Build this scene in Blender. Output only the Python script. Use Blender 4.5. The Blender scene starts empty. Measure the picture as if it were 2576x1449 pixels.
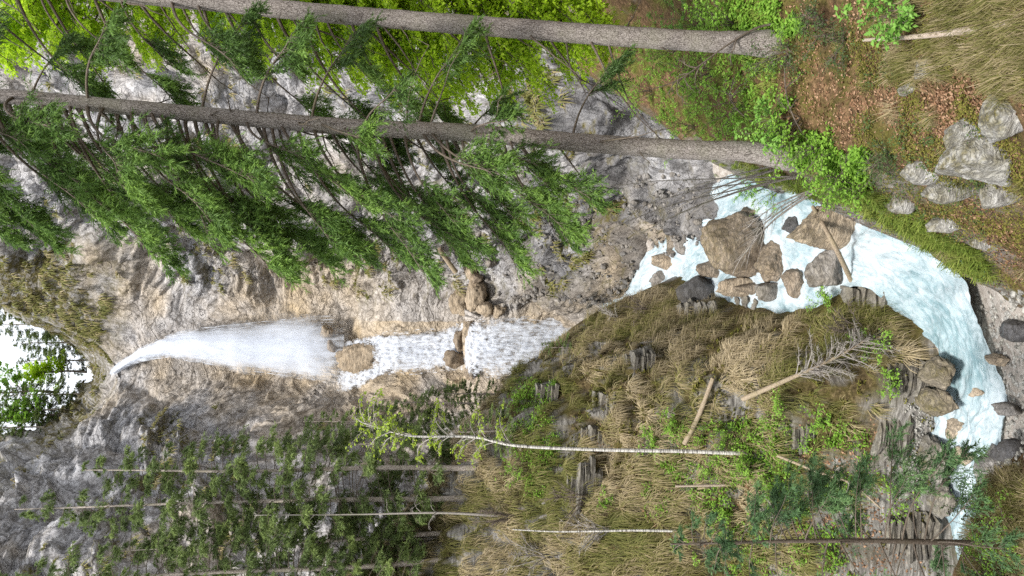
import bpy, bmesh, math, random
import numpy as np
from mathutils import Vector, Matrix

# ------------------------------------------------------------------ camera, world, sun, exposure
S = bpy.context.scene
C = S.collection
rng = np.random.default_rng(11)
random.seed(11)
PITCH = math.radians(6.0)
F = 1950.0                    # focal length in pixels of a 2576 x 1449 picture (the photograph lies on its side)
cp, sp = math.cos(PITCH), math.sin(PITCH)
FWD = np.array([0, cp, -sp]); UP = np.array([0, sp, cp]); RIGHT = np.array([1.0, 0, 0])
cam = bpy.data.cameras.new('camera'); camo = bpy.data.objects.new('camera', cam); C.objects.link(camo)
cam.sensor_fit = 'HORIZONTAL'; cam.sensor_width = 36; cam.lens = 36 * F / 2576; cam.clip_start = .1; cam.clip_end = 2000
m = Matrix.Identity(4)
for i in range(3):
    m[i][0] = -UP[i]; m[i][1] = RIGHT[i]; m[i][2] = -FWD[i]   # the phone was held upright, its picture stored lying on its side
camo.matrix_world = m
S.camera = camo

SUN_EL, SUN_AZ = math.radians(58), math.radians(205)  # azimuth from +Y towards +X
w = bpy.data.worlds.new('World'); S.world = w; w.use_nodes = True
nt = w.node_tree; nt.nodes.clear()
wo = nt.nodes.new('ShaderNodeOutputWorld'); bg = nt.nodes.new('ShaderNodeBackground')
sky = nt.nodes.new('ShaderNodeTexSky'); sky.sky_type = 'NISHITA'; sky.sun_disc = False
sky.sun_elevation = SUN_EL; sky.sun_rotation = SUN_AZ; sky.air_density = 1.0; sky.dust_density = 3.0
mix = nt.nodes.new('ShaderNodeMix'); mix.data_type = 'RGBA'
tcw = nt.nodes.new('ShaderNodeTexCoord')
cn = nt.nodes.new('ShaderNodeTexNoise'); cn.inputs['Scale'].default_value = 2.2; cn.inputs['Detail'].default_value = 6
cr = nt.nodes.new('ShaderNodeMapRange'); cr.inputs[1].default_value = .3; cr.inputs[2].default_value = .6; cr.inputs[3].default_value = .55; cr.inputs[4].default_value = .95
nt.links.new(tcw.outputs['Generated'], cn.inputs['Vector']); nt.links.new(cn.outputs['Fac'], cr.inputs[0])
nt.links.new(cr.outputs[0], mix.inputs['Factor']); nt.links.new(sky.outputs[0], mix.inputs[6])
mix.inputs[7].default_value = (9.0, 9.3, 9.8, 1)      # thin bright cloud over the whole sky
nt.links.new(mix.outputs[2], bg.inputs['Color']); bg.inputs['Strength'].default_value = .088
nt.links.new(bg.outputs[0], wo.inputs['Surface'])
sl = bpy.data.lights.new('sun', 'SUN'); sl.energy = 2.9; sl.angle = math.radians(11); sl.color = (1, .96, .9)
so = bpy.data.objects.new('sun', sl); C.objects.link(so)
sd = Vector((math.sin(SUN_AZ) * math.cos(SUN_EL), math.cos(SUN_AZ) * math.cos(SUN_EL), math.sin(SUN_EL)))
so.rotation_euler = sd.to_track_quat('Z', 'Y').to_euler()
S.view_settings.view_transform = 'Standard'; S.view_settings.look = 'None'
S.view_settings.exposure = 1.05; S.view_settings.gamma = 1; S.view_settings.use_curve_mapping = False
S.cycles.transparent_max_bounces = 24; S.cycles.max_bounces = 6; S.cycles.use_denoising = False

# ------------------------------------------------------------------ pixel -> place
def ray(px, py):
    a = (724.5 - py) / F; b = (1288 - px) / F
    return RIGHT * a + UP * b + FWD
def P(px, py, Y):
    r = ray(px, py); return r * (Y / r[1])
def Pz(px, py, z):
    r = ray(px, py); return r * (z / r[2])
def mpp(px, Y):                       # metres per pixel at forward distance Y
    return (Y / ray(px, 724)[1]) / F

# ------------------------------------------------------------------ numpy noise
def _h(ix, iy, iz, seed):
    h = (ix.astype(np.int64) * 374761393 + iy.astype(np.int64) * 668265263 + iz.astype(np.int64) * 2147483647 + seed * 974711) & 0xffffffff
    h = ((h ^ (h >> 13)) * 1274126177) & 0xffffffff
    h = ((h ^ (h >> 16)) * 2246822519) & 0xffffffff
    return ((h ^ (h >> 15)) & 0xffffff) / float(0xffffff) * 2 - 1
def vn(p, seed=0):
    f = np.floor(p); t = p - f; t = t * t * t * (t * (t * 6 - 15) + 10)
    x, y, z = f[..., 0], f[..., 1], f[..., 2]; tx, ty, tz = t[..., 0], t[..., 1], t[..., 2]
    def L(a, b, k): return a + (b - a) * k
    r = []
    for dz in (0, 1):
        r.append(L(L(_h(x, y, z + dz, seed), _h(x + 1, y, z + dz, seed), tx), L(_h(x, y + 1, z + dz, seed), _h(x + 1, y + 1, z + dz, seed), tx), ty))
    return L(r[0], r[1], tz)
def fbm(p, sc=1.0, oc=4, seed=0, gain=.5):
    s = 0; a = 1.0; q = np.asarray(p) * sc
    for i in range(oc):
        s = s + a * vn(q, seed + i * 17); q = q * 2.03 + 13.7; a *= gain
    return s
def worley(x, y, seed=0):              # distance to the nearest jittered cell point
    fx, fy = np.floor(x), np.floor(y); d = np.full(np.shape(x), 9.0)
    for i in (-1, 0, 1):
        for j in (-1, 0, 1):
            cx, cy = fx + i, fy + j; z = np.zeros_like(cx)
            d = np.minimum(d, np.hypot(cx + .5 + .42 * _h(cx, cy, z, seed) - x, cy + .5 + .42 * _h(cx, cy, z + 1, seed) - y))
    return d
def nrm(v): return v / np.maximum(np.linalg.norm(v, axis=-1, keepdims=True), 1e-9)

# ------------------------------------------------------------------ mesh building
class Acc:
    def __init__(s): s.v = []; s.l = []; s.t = []; s.a = {}; s.n = 0
    def add(s, V, Fc, **at):
        V = np.asarray(V, np.float32).reshape(-1, 3); Fc = np.asarray(Fc, np.int64)
        s.v.append(V); s.l.append((Fc + s.n).ravel()); s.t.append(np.full(len(Fc), Fc.shape[1], np.int64))
        for k in set(list(at) + list(s.a)):
            if k not in s.a: s.a[k] = [np.zeros(s.n, np.float32)] if s.n else []
            s.a[k].append(np.broadcast_to(np.asarray(at.get(k, 0), np.float32), (len(V),)))
        s.n += len(V)
    def mesh(s, name, smooth=True):
        V = np.concatenate(s.v); L = np.concatenate(s.l).astype(np.int32); T = np.concatenate(s.t).astype(np.int32)
        me = bpy.data.meshes.new(name)
        me.vertices.add(len(V)); me.vertices.foreach_set('co', V.astype(np.float32).ravel())
        me.loops.add(len(L)); me.loops.foreach_set('vertex_index', L)
        me.polygons.add(len(T)); st = np.concatenate([[0], np.cumsum(T)[:-1]]).astype(np.int32)
        me.polygons.foreach_set('loop_start', st); me.polygons.foreach_set('loop_total', T)
        me.polygons.foreach_set('use_smooth', np.full(len(T), smooth, bool))
        for k, vs in s.a.items():
            at = me.attributes.new(k, 'FLOAT', 'POINT'); at.data.foreach_set('value', np.concatenate(vs).astype(np.float32))
        me.update(calc_edges=True); me.validate()
        return me
def obj(name, acc, mat, parent=None, loc=None, smooth=True):
    me = acc.mesh(name, smooth) if isinstance(acc, Acc) else acc
    if mat and not me.materials: me.materials.append(mat)
    o = bpy.data.objects.new(name, me); C.objects.link(o)
    if loc is not None: o.location = loc
    if parent: o.parent = parent
    return o
def tag(o, label, cat=None, group=None, kind=None):
    o['label'] = label
    if cat: o['category'] = cat
    if group: o['group'] = group
    if kind: o['kind'] = kind
    return o
def thing(name, label, cat, loc, group=None):
    o = bpy.data.objects.new(name, None); C.objects.link(o); o.location = Vector([float(c) for c in loc]); o.empty_display_size = .3
    return tag(o, label, cat, group)
def grid_faces(nr, nc):
    i = np.arange(nr - 1)[:, None] * nc + np.arange(nc - 1)[None]
    i = i.ravel(); return np.stack([i, i + 1, i + nc + 1, i + nc], 1)
def cr1(A, t):                         # Catmull-Rom along axis 0
    n = len(A); t = np.clip(t, 0, n - 1.0001); i = np.floor(t).astype(int); f = (t - i).reshape(-1, *([1] * (A.ndim - 1)))
    p0, p1, p2, p3 = A[np.maximum(i - 1, 0)], A[i], A[np.minimum(i + 1, n - 1)], A[np.minimum(i + 2, n - 1)]
    return .5 * (2 * p1 + (p2 - p0) * f + (2 * p0 - 5 * p1 + 4 * p2 - p3) * f ** 2 + (3 * p1 - p0 - 3 * p2 + p3) * f ** 3)
def path_len(p, n):                    # resample a control path to n points by Catmull-Rom
    p = np.asarray(p, float); return cr1(p, np.linspace(0, len(p) - 1, n))
def tube(acc, path, rad, n=6, cap=True, bump=0.0, seed=0, **at):
    path = np.asarray(path, float); m_ = len(path); rad = np.broadcast_to(np.asarray(rad, float), (m_,))
    tg = nrm(np.gradient(path, axis=0)); ref = np.array([.31, .87, .38]) if abs(tg[0] @ np.array([.31, .87, .38])) < .9 else np.array([1., 0, 0])
    a = nrm(np.cross(tg, ref)); b = np.cross(tg, a)
    th = np.linspace(0, 2 * math.pi, n, endpoint=False)
    ring = a[:, None] * np.cos(th)[None, :, None] + b[:, None] * np.sin(th)[None, :, None]
    R = rad[:, None, None]
    if bump:
        base = path[:, None] + ring * R
        R = R * (1 + bump * fbm(base * np.array([1, 1, .45]), 9, 3, seed)[..., None])
    V = (path[:, None] + ring * R).reshape(-1, 3)
    i = np.arange(m_ - 1)[:, None] * n; j = np.arange(n)[None]; k = (j + 1) % n
    Fq = np.stack([i + j, i + k, i + n + k, i + n + j], -1).reshape(-1, 4)
    acc.add(V, Fq, **at)
    if cap:
        acc.add(np.concatenate([V[-n:], path[-1:] + tg[-1:] * rad[-1] * .3]), np.stack([np.arange(n), (np.arange(n) + 1) % n, np.full(n, n)], 1), **at)
        acc.add(np.concatenate([V[:n], path[:1] - tg[:1] * rad[0] * .3]), np.stack([(np.arange(n) + 1) % n, np.arange(n), np.full(n, n)], 1), **at)
def leaves(acc, base, d, nor, L, W, fold=.15, **at):      # rhombic leaves: base, side, tip, side
    s_ = nrm(np.cross(d, nor)); L = np.asarray(L).reshape(-1, 1); W = np.asarray(W).reshape(-1, 1)
    mid = base + d * L * .45
    V = np.stack([base, mid + s_ * W * .5 + nor * W * fold, base + d * L - nor * L * .12, mid - s_ * W * .5 + nor * W * fold], 1)
    n = len(base); i = np.arange(n)[:, None] * 4
    acc.add(V.reshape(-1, 3), i + np.array([[0, 1, 2, 3]]), **{k: np.repeat(np.broadcast_to(v, (n,)), 4) for k, v in at.items()})
def rdir(n): return nrm(rng.normal(size=(n, 3)))

# ------------------------------------------------------------------ materials
class NT:
    def __init__(s, name):
        s.m = bpy.data.materials.new(name); s.m.use_nodes = True; s.t = s.m.node_tree; s.t.nodes.clear()
        s.out = s.n('ShaderNodeOutputMaterial'); s.tc = s.n('ShaderNodeTexCoord').outputs['Object']
    def n(s, ty, **kw):
        nd = s.t.nodes.new(ty)
        for k, v in kw.items(): setattr(nd, k, v)
        return nd
    def l(s, a, b): s.t.links.new(a, b)
    def put(s, sock, v):
        if hasattr(v, 'is_output') or hasattr(v, 'links'): s.l(v, sock)
        else: sock.default_value = v if not (isinstance(v, tuple) and len(v) == 3 and sock.type == 'RGBA') else (*v, 1)
    def map(s, vec, rot=(0, 0, 0), sc=(1, 1, 1)):
        nd = s.n('ShaderNodeMapping'); s.l(vec, nd.inputs[0]); nd.inputs['Rotation'].default_value = rot; nd.inputs['Scale'].default_value = sc; return nd.outputs[0]
    def noise(s, sc, det=5, vec=None, rough=.55, dist=0):
        nd = s.n('ShaderNodeTexNoise'); s.l(vec or s.tc, nd.inputs['Vector']); nd.inputs['Scale'].default_value = sc; nd.inputs['Detail'].default_value = det
        nd.inputs['Roughness'].default_value = rough; nd.inputs['Distortion'].default_value = dist; return nd.outputs['Fac']
    def vor(s, sc, vec=None, feature='F1', out='Distance'):
        nd = s.n('ShaderNodeTexVoronoi', feature=feature); s.l(vec or s.tc, nd.inputs['Vector']); nd.inputs['Scale'].default_value = sc; return nd.outputs[out]
    def rng(s, v, a, b, c=0, d=1):
        nd = s.n('ShaderNodeMapRange'); s.put(nd.inputs[0], v)
        for i, x in enumerate((a, b, c, d)): nd.inputs[i + 1].default_value = x
        return nd.outputs[0]
    def ramp(s, v, stops):
        nd = s.n('ShaderNodeValToRGB'); s.put(nd.inputs[0], v); e = nd.color_ramp.elements
        while len(e) < len(stops): e.new(.5)
        for x, (p, c) in zip(e, stops): x.position = p; x.color = (*c, 1) if len(c) == 3 else c
        return nd.outputs[0]
    def mix(s, f, a, b, mode='MIX'):
        nd = s.n('ShaderNodeMix', data_type='RGBA', blend_type=mode); s.put(nd.inputs[0], f); s.put(nd.inputs[6], a); s.put(nd.inputs[7], b); return nd.outputs[2]
    def math(s, op, a, b=0.0, clamp=False):
        nd = s.n('ShaderNodeMath', operation=op, use_clamp=clamp); s.put(nd.inputs[0], a); s.put(nd.inputs[1], b); return nd.outputs[0]
    def attr(s, name): return s.n('ShaderNodeAttribute', attribute_name=name).outputs['Fac']
    def bump(s, h, st=.5, d=.1, nor=None):
        nd = s.n('ShaderNodeBump'); s.l(h, nd.inputs['Height']); nd.inputs['Strength'].default_value = st; nd.inputs['Distance'].default_value = d
        if nor is not None: s.l(nor, nd.inputs['Normal'])
        return nd.outputs[0]
    def bsdf(s, col, rough=.9, nor=None, spec=.3):
        nd = s.n('ShaderNodeBsdfPrincipled'); s.put(nd.inputs['Base Color'], col); s.put(nd.inputs['Roughness'], rough); nd.inputs['Specular IOR Level'].default_value = spec
        if nor is not None: s.l(nor, nd.inputs['Normal'])
        return nd.outputs[0]
    def done(s, sh): s.l(sh, s.out.inputs['Surface']); return s.m

def rock_mat(name, dark, mid, light, tan=(.40, .30, .19), rot=(0, 0, 0), strata=(.5, .5, 5), sc=1.0, moss=True, rough=.85, bd=.12, patch=.25, bedded=False, lines=1.3):
    k = NT(name); v = k.map(k.tc, rot, tuple(x * sc for x in strata))
    if bedded:
        sx = k.n('ShaderNodeSeparateXYZ'); k.l(k.tc, sx.inputs[0]); cx = k.n('ShaderNodeCombineXYZ')
        k.l(k.math('MULTIPLY', sx.outputs[0], .9), cx.inputs[0]); k.l(k.math('MULTIPLY', sx.outputs[1], .9), cx.inputs[1]); k.l(k.math('MULTIPLY', k.attr('bed'), 1.9), cx.inputs[2]); v = cx.outputs[0]
    n1 = k.noise(1.0, 8, v, .62, .3); n2 = k.noise(patch * sc, 5); n3 = k.noise(9 * sc, 6, None, .7)
    if bedded:
        wn = k.n('ShaderNodeTexNoise'); k.l(k.tc, wn.inputs['Vector']); wn.inputs['Scale'].default_value = .7; wn.inputs['Detail'].default_value = 5
        vw = k.n('ShaderNodeVectorMath', operation='MULTIPLY_ADD'); k.l(wn.outputs['Color'], vw.inputs[0]); vw.inputs[1].default_value = (1.6, 1.6, 1.6); k.l(v, vw.inputs[2]); vw = vw.outputs[0]
        def cell(sc_):
            c = k.n('ShaderNodeSeparateColor'); k.l(k.vor(sc_, vw, 'F1', 'Color'), c.inputs[0]); return c.outputs[0], k.rng(k.vor(sc_, vw, 'DISTANCE_TO_EDGE'), 0, .10, 0, 1)
        c1, e1 = cell(.62); c2, e2 = cell(1.7); c3, e3 = cell(4.2)
        n4 = k.noise(1.3, 9, None, .7); ee = k.math('MULTIPLY', k.math('MULTIPLY', k.rng(e1, 0, 1, .25, 1), k.rng(e2, 0, 1, .55, 1)), k.rng(e3, 0, 1, .8, 1))
        h = k.math('ADD', k.math('ADD', k.math('MULTIPLY', n1, .22), k.math('MULTIPLY', n4, .5)), k.math('ADD', k.math('MULTIPLY', c1, .10), k.math('ADD', k.math('MULTIPLY', c2, .11), k.math('MULTIPLY', c3, .06))))
        h = k.math('ADD', h, k.rng(ee, 0, 1, -.24, 0))
    else: h = k.math('ADD', k.math('MULTIPLY', n1, .65), k.math('MULTIPLY', n3, .35))
    o_ = .05 if bedded else 0; col = k.ramp(h, [(.30 - o_, dark), (.47 - o_, mid), (.66 - o_, light)])
    col = k.mix(k.rng(n2, .42, .7, 0, .35), col, k.ramp(h, [(.3, tuple(c * .7 for c in tan)), (.6, tan)]))
    col = k.mix(k.attr('tan'), col, k.ramp(h, [(.28 - o_, tuple(c * .45 for c in tan)), (.45 - o_, tan), (.7 - o_, tuple(min(1, c * 1.35) for c in tan))]))
    col = k.mix(k.attr('wet'), col, k.mix(.62, col, (.028, .027, .03)))
    if moss:
        mm = k.math('MULTIPLY', k.attr('moss'), k.rng(k.noise(2.5 * sc, 6), .35, .6, .2, 1.3), True)
        col = k.mix(mm, col, k.ramp(k.noise(14 * sc, 4), [(.35, (.05, .045, .012)), (.5, (.10, .085, .022)), (.65, (.16, .13, .05))]))
    hb = k.math('ADD', h, k.math('MULTIPLY', k.noise(30 * sc, 5), .12))
    if lines:
        vl = k.map(v, (0, 0, 0), (.45, .45, 1.5))
        ln = k.noise(lines, 5, vl, .55, .25); cr = k.rng(k.math('ABSOLUTE', k.math('SUBTRACT', ln, .5)), 0, .035, 0, 1)
        ln2 = k.noise(lines * 2.3, 4, vl, .55, .2); cr2 = k.rng(k.math('ABSOLUTE', k.math('SUBTRACT', ln2, .5)), 0, .05, .35, 1)
        cr = k.math('MULTIPLY', cr, cr2); col = k.mix(k.rng(cr, 0, 1, .6, 0), col, (.05, .045, .04)); hb = k.math('ADD', hb, k.math('MULTIPLY', cr, .25))
    return k.done(k.bsdf(col, rough, k.bump(hb, 1.0, bd)))
M_gorge = rock_mat('gorge_rock', (.13, .127, .13), (.33, .325, .335), (.54, .535, .545), (.44, .345, .225), bd=.42, patch=.09, bedded=True, lines=0)
M_ledge = rock_mat('layered_rock', (.05, .048, .045), (.19, .18, .165), (.36, .345, .32), (.24, .19, .12), strata=(1.2, 1.2, 9), sc=1.4, bd=.06)
M_brown = rock_mat('brown_boulder', (.07, .058, .045), (.22, .18, .14), (.40, .345, .285), (.28, .2, .12), strata=(1, 1, 1.6), sc=2.2, bd=.07, patch=.6)
M_grey = rock_mat('grey_boulder', (.06, .058, .056), (.21, .2, .19), (.38, .365, .35), (.24, .19, .13), strata=(1, 1, 2.5), sc=2.0, bd=.06, patch=.6)
M_tanr = rock_mat('tan_boulder', (.12, .095, .07), (.33, .27, .2), (.5, .43, .34), (.4, .3, .19), strata=(1, 1, 2.2), sc=1.6, bd=.08, patch=.5)
M_wet = rock_mat('wet_boulder', (.02, .02, .022), (.065, .065, .07), (.15, .15, .16), (.09, .075, .055), strata=(1, 1, 2), sc=2.2, rough=.35, bd=.05)
M_lime = rock_mat('limestone', (.07, .067, .06), (.36, .355, .34), (.60, .59, .57), (.3, .28, .2), strata=(1.4, 1.4, 2.6), sc=2.6, bd=.05, patch=.9)

def soil_mat(name, kind):
    k = NT(name); n1 = k.noise(1.1, 7, None, .65); n2 = k.noise(7, 6, None, .7); n3 = k.noise(30, 5, None, .7)
    if kind == 'right':
        col = k.ramp(n2, [(.32, (.045, .028, .014)), (.5, (.12, .075, .038)), (.66, (.25, .155, .085))])
        col = k.mix(k.rng(n1, .46, .62, 0, .8), col, k.ramp(n3, [(.35, (.04, .045, .008)), (.55, (.11, .105, .02)), (.7, (.2, .19, .06))]))
    elif kind == 'left':
        col = k.ramp(n2, [(.32, (.022, .016, .008)), (.5, (.075, .055, .025)), (.68, (.19, .145, .075))])
        col = k.mix(k.rng(n1, .42, .6, 0, .75), col, k.ramp(n3, [(.35, (.03, .028, .007)), (.55, (.085, .078, .016)), (.7, (.19, .165, .05))]))
    else:
        c = k.vor(5.5, None, 'F1', 'Color'); dd = k.vor(5.5)
        sepr = k.n('ShaderNodeSeparateColor'); k.l(c, sepr.inputs[0])
        col = k.ramp(sepr.outputs[0], [(0, (.28, .25, .22)), (.5, (.46, .42, .38)), (1, (.62, .59, .55))])
        col = k.mix(k.rng(dd, .08, .3, 0, .6), col, (.3, .27, .24))
        col = k.mix(k.rng(n1, .5, .75, 0, .4), col, (.2, .15, .11))
    if kind != 'bed':
        rc = k.ramp(k.noise(3, 8, k.map(k.tc, (.1, .12, 0), (.5, .5, 4)), .65), [(.32, (.055, .05, .045)), (.5, (.19, .18, .165)), (.68, (.38, .365, .34))])
        col = k.mix(k.attr('rock'), col, rc)
    hb = k.math('ADD', k.math('MULTIPLY', n2, .6), k.math('MULTIPLY', n3, .4))
    return k.done(k.bsdf(col, .95, k.bump(hb, .9, .1), .15))
M_right = soil_mat('right_bank_soil', 'right'); M_left = soil_mat('left_bank_soil', 'left'); M_bed = soil_mat('gravel', 'bed')

def bark_mat(name, c0, c1, c2, sc=14, bd=.03, kind='scale'):
    k = NT(name); v = k.map(k.tc, (0, 0, 0), (1, 1, .38))
    d = k.vor(sc * 2.4, k.mix(.06, v, k.n('ShaderNodeTexNoise').outputs['Color']), 'DISTANCE_TO_EDGE'); n = k.noise(sc * 1.6, 8, v, .75, .8); n2 = k.noise(1.3, 4)
    if kind == 'birch':
        v2 = k.map(k.tc, (0, 0, 0), (.6, .6, 6)); n = k.noise(5, 5, v2, .6)
        col = k.ramp(n, [(.38, c0), (.45, c1), (.6, c2)]); h = n
    else:
        h = k.math('ADD', k.math('MULTIPLY', k.rng(d, 0, .16), .22), k.math('MULTIPLY', n, 1.0))
        col = k.ramp(h, [(.42, c0), (.62, c1), (.88, c2)])
        col = k.mix(k.rng(n2, .48, .7, 0, .5), col, tuple(x * y for x, y in zip(c1, (.8, .9, .65))))
    return k.done(k.bsdf(col, .9, k.bump(h, .9, bd), .2))
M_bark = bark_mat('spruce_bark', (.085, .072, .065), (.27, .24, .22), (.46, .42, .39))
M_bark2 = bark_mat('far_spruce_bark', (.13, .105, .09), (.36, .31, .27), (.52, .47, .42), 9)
M_birch = bark_mat('birch_bark', (.05, .045, .04), (.42, .4, .37), (.66, .64, .6), kind='birch')
M_dead = bark_mat('dead_wood', (.10, .075, .05), (.3, .235, .165), (.46, .39, .3), 20, .02)
M_pale = bark_mat('bleached_wood', (.2, .15, .11), (.42, .34, .27), (.58, .5, .43), 20, .02)
M_twig = bark_mat('twig_bark', (.04, .032, .025), (.12, .095, .075), (.22, .185, .155), 20, .01)
M_gtwig = bark_mat('grey_twig_bark', (.12, .105, .095), (.27, .245, .22), (.42, .39, .36), 20, .01)

def leaf_mat(name, stops, tr=.35, rough=.55, tcol=None, spec=.25):
    k = NT(name); r = k.attr('rnd'); col = k.ramp(k.math('ADD', k.math('MULTIPLY', r, .8), k.math('MULTIPLY', k.noise(.9, 3), .25)), stops)
    sh = k.bsdf(col, rough, None, spec)
    if tr:
        t = k.n('ShaderNodeBsdfTranslucent'); k.put(t.inputs[0], k.mix(.5, col, tcol) if tcol else col)
        mx = k.n('ShaderNodeMixShader'); mx.inputs[0].default_value = tr; k.l(sh, mx.inputs[1]); k.l(t.outputs[0], mx.inputs[2]); sh = mx.outputs[0]
    return k.done(sh)
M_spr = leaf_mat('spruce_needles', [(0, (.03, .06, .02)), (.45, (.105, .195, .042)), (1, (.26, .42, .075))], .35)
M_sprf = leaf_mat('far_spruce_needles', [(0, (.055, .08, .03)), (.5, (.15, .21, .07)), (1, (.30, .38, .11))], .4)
M_sprb = leaf_mat('young_spruce_needles', [(0, (.03, .065, .03)), (.5, (.085, .165, .065)), (1, (.18, .3, .10))], .3)
M_beech = leaf_mat('beech_leaves', [(0, (.24, .38, .02)), (.5, (.38, .56, .03)), (1, (.52, .70, .06))], .55, .45, (.55, .8, .03))
M_birl = leaf_mat('birch_leaves', [(0, (.17, .26, .03)), (.5, (.30, .42, .05)), (1, (.45, .58, .1))], .45, .5, (.5, .6, .05))
M_shr = leaf_mat('shrub_leaves', [(0, (.09, .19, .02)), (.5, (.2, .38, .045)), (1, (.34, .54, .09))], .45)
M_row = leaf_mat('rowan_leaves', [(0, (.11, .25, .04)), (.5, (.2, .4, .07)), (1, (.33, .52, .13))], .4)
M_dk = leaf_mat('evergreen_leaves', [(0, (.02, .045, .015)), (.5, (.05, .09, .025)), (1, (.1, .15, .04))], .2)
M_grass = leaf_mat('tussock_grass', [(0, (.07, .085, .018)), (.28, (.17, .165, .045)), (.55, (.31, .25, .14)), (1, (.48, .40, .27))], .25, .7)
M_grassg = leaf_mat('green_grass', [(0, (.06, .10, .012)), (.5, (.15, .21, .03)), (1, (.3, .33, .08))], .3, .7)
M_moss = leaf_mat('moss', [(0, (.04, .05, .008)), (.5, (.12, .12, .02)), (1, (.25, .22, .05))], .2, .8)
M_lit = leaf_mat('leaf_litter', [(0, (.09, .045, .022)), (.5, (.22, .12, .065)), (1, (.40, .26, .165))], .1, .8)

def water_mat():
    k = NT('stream_water')
    cx = k.n('ShaderNodeCombineXYZ'); k.l(k.attr('su'), cx.inputs[0]); k.l(k.attr('sv'), cx.inputs[1])
    v = cx.outputs[0]
    v1 = k.map(v, (0, 0, 0), (.55, 1.5, 1)); n1 = k.noise(1.5, 9, v1, .66, 1.4); n2 = k.noise(6, 7, v1, .7, .8); n3 = k.noise(20, 4, v1, .7)
    h = k.math('ADD', k.math('MULTIPLY', n1, .6), k.math('MULTIPLY', n2, .4))
    fo = k.rng(k.math('ADD', h, k.math('MULTIPLY', k.attr('foam'), .28)), .47, .72, 0, 1)
    col = k.mix(fo, k.ramp(n1, [(.3, (.15, .24, .27)), (.6, (.22, .33, .36))]), (.45, .515, .555))
    hb = k.math('ADD', h, k.math('MULTIPLY', n3, .15))
    sh = k.bsdf(col, k.rng(fo, 0, 1, .18, .6), k.bump(hb, .8, .12), .5)
    tr = k.n('ShaderNodeBsdfTransparent'); tr.inputs[0].default_value = (.86, .95, .96, 1)
    mx = k.n('ShaderNodeMixShader'); k.l(k.math('MULTIPLY', k.attr('shal'), k.rng(fo, 0, .5, 1, .25)), mx.inputs[0]); k.l(sh, mx.inputs[1]); k.l(tr.outputs[0], mx.inputs[2])
    return k.done(mx.outputs[0])
M_water = water_mat()
def fall_mat(name, vs, da, nb, col=(.76, .80, .87), tr=.35, off=0.0, cap=1.0, bil=1.0):
    k = NT(name); v = k.map(k.tc, (0, 0, 0), vs)
    n = k.math('ADD', k.math('MULTIPLY', k.noise(1, 8, v, .68), .6), k.math('MULTIPLY', k.noise(bil, 6), .4))
    a = k.math('ADD', k.math('MULTIPLY', k.attr('dens'), da), k.math('MULTIPLY', k.math('SUBTRACT', n, .5), nb)); a = k.rng(k.math('ADD', a, off), 0, 1, 0, cap)
    d = k.bsdf(col, .8, k.bump(n, .5, .2), .2); t = k.n('ShaderNodeBsdfTranslucent'); t.inputs[0].default_value = (*col, 1)
    m1 = k.n('ShaderNodeMixShader'); m1.inputs[0].default_value = tr; k.l(d, m1.inputs[1]); k.l(t.outputs[0], m1.inputs[2])
    tp = k.n('ShaderNodeBsdfTransparent'); m2 = k.n('ShaderNodeMixShader')
    k.l(a, m2.inputs[0]); k.l(tp.outputs[0], m2.inputs[1]); k.l(m1.outputs[0], m2.inputs[2])
    return k.done(m2.outputs[0])
M_fall = fall_mat('falling_water', (2.2, 1.2, .22), 1.15, 2.2, off=-.12, bil=.55)
M_casc = fall_mat('cascade_water', (4.5, 4.5, 1.1), 1.2, 5.5, off=-.25, bil=2.0)
M_mist = fall_mat('spray_mist', (.35, .35, .2), .7, 1.2, off=-.1, cap=.42, bil=.4)

# ------------------------------------------------------------------ terrain
class HF:                              # height field by thin-plate interpolation of known points
    def __init__(s, pts, x0, x1, y0, y1, nx, ny, smooth=.02):
        pts = np.array(pts, float); s.x0, s.x1, s.y0, s.y1, s.nx, s.ny = x0, x1, y0, y1, nx, ny
        def ph(r2): return np.where(r2 > 1e-9, .5 * r2 * np.log(np.maximum(r2, 1e-9)), 0)
        n = len(pts); d = ((pts[:, None, :2] - pts[None, :, :2]) ** 2).sum(-1)
        A = np.zeros((n + 3, n + 3)); A[:n, :n] = ph(d) + np.eye(n) * smooth; A[:n, n] = 1; A[:n, n + 1:] = pts[:, :2]; A[n, :n] = 1; A[n + 1:, :n] = pts[:, :2].T
        wv = np.linalg.solve(A, np.concatenate([pts[:, 2], np.zeros(3)]))
        X, Y = np.meshgrid(np.linspace(x0, x1, nx), np.linspace(y0, y1, ny)); s.X, s.Y = X, Y
        Z = wv[n] + wv[n + 1] * X + wv[n + 2] * Y
        for p, w_ in zip(pts, wv[:n]): Z = Z + w_ * ph((X - p[0]) ** 2 + (Y - p[1]) ** 2)
        s.Z = Z
    def samp(s, x, y):
        x = np.asarray(x, float); y = np.asarray(y, float)
        fx = np.clip((x - s.x0) / (s.x1 - s.x0) * (s.nx - 1), 0, s.nx - 1.001); fy = np.clip((y - s.y0) / (s.y1 - s.y0) * (s.ny - 1), 0, s.ny - 1.001)
        i = fx.astype(int); j = fy.astype(int); a = fx - i; b = fy - j; Z = s.Z
        return (Z[j, i] * (1 - a) + Z[j, i + 1] * a) * (1 - b) + (Z[j + 1, i] * (1 - a) + Z[j + 1, i + 1] * a) * b
    def normal(s, x, y, e=.25):
        gx = (s.samp(x + e, y) - s.samp(x - e, y)) / (2 * e); gy = (s.samp(x, y + e) - s.samp(x, y - e)) / (2 * e)
        return nrm(np.stack([-gx, -gy, np.ones_like(gx)], -1))
    def inside(s, x, y): return (x > s.x0) & (x < s.x1) & (y > s.y0) & (y < s.y1)

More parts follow.
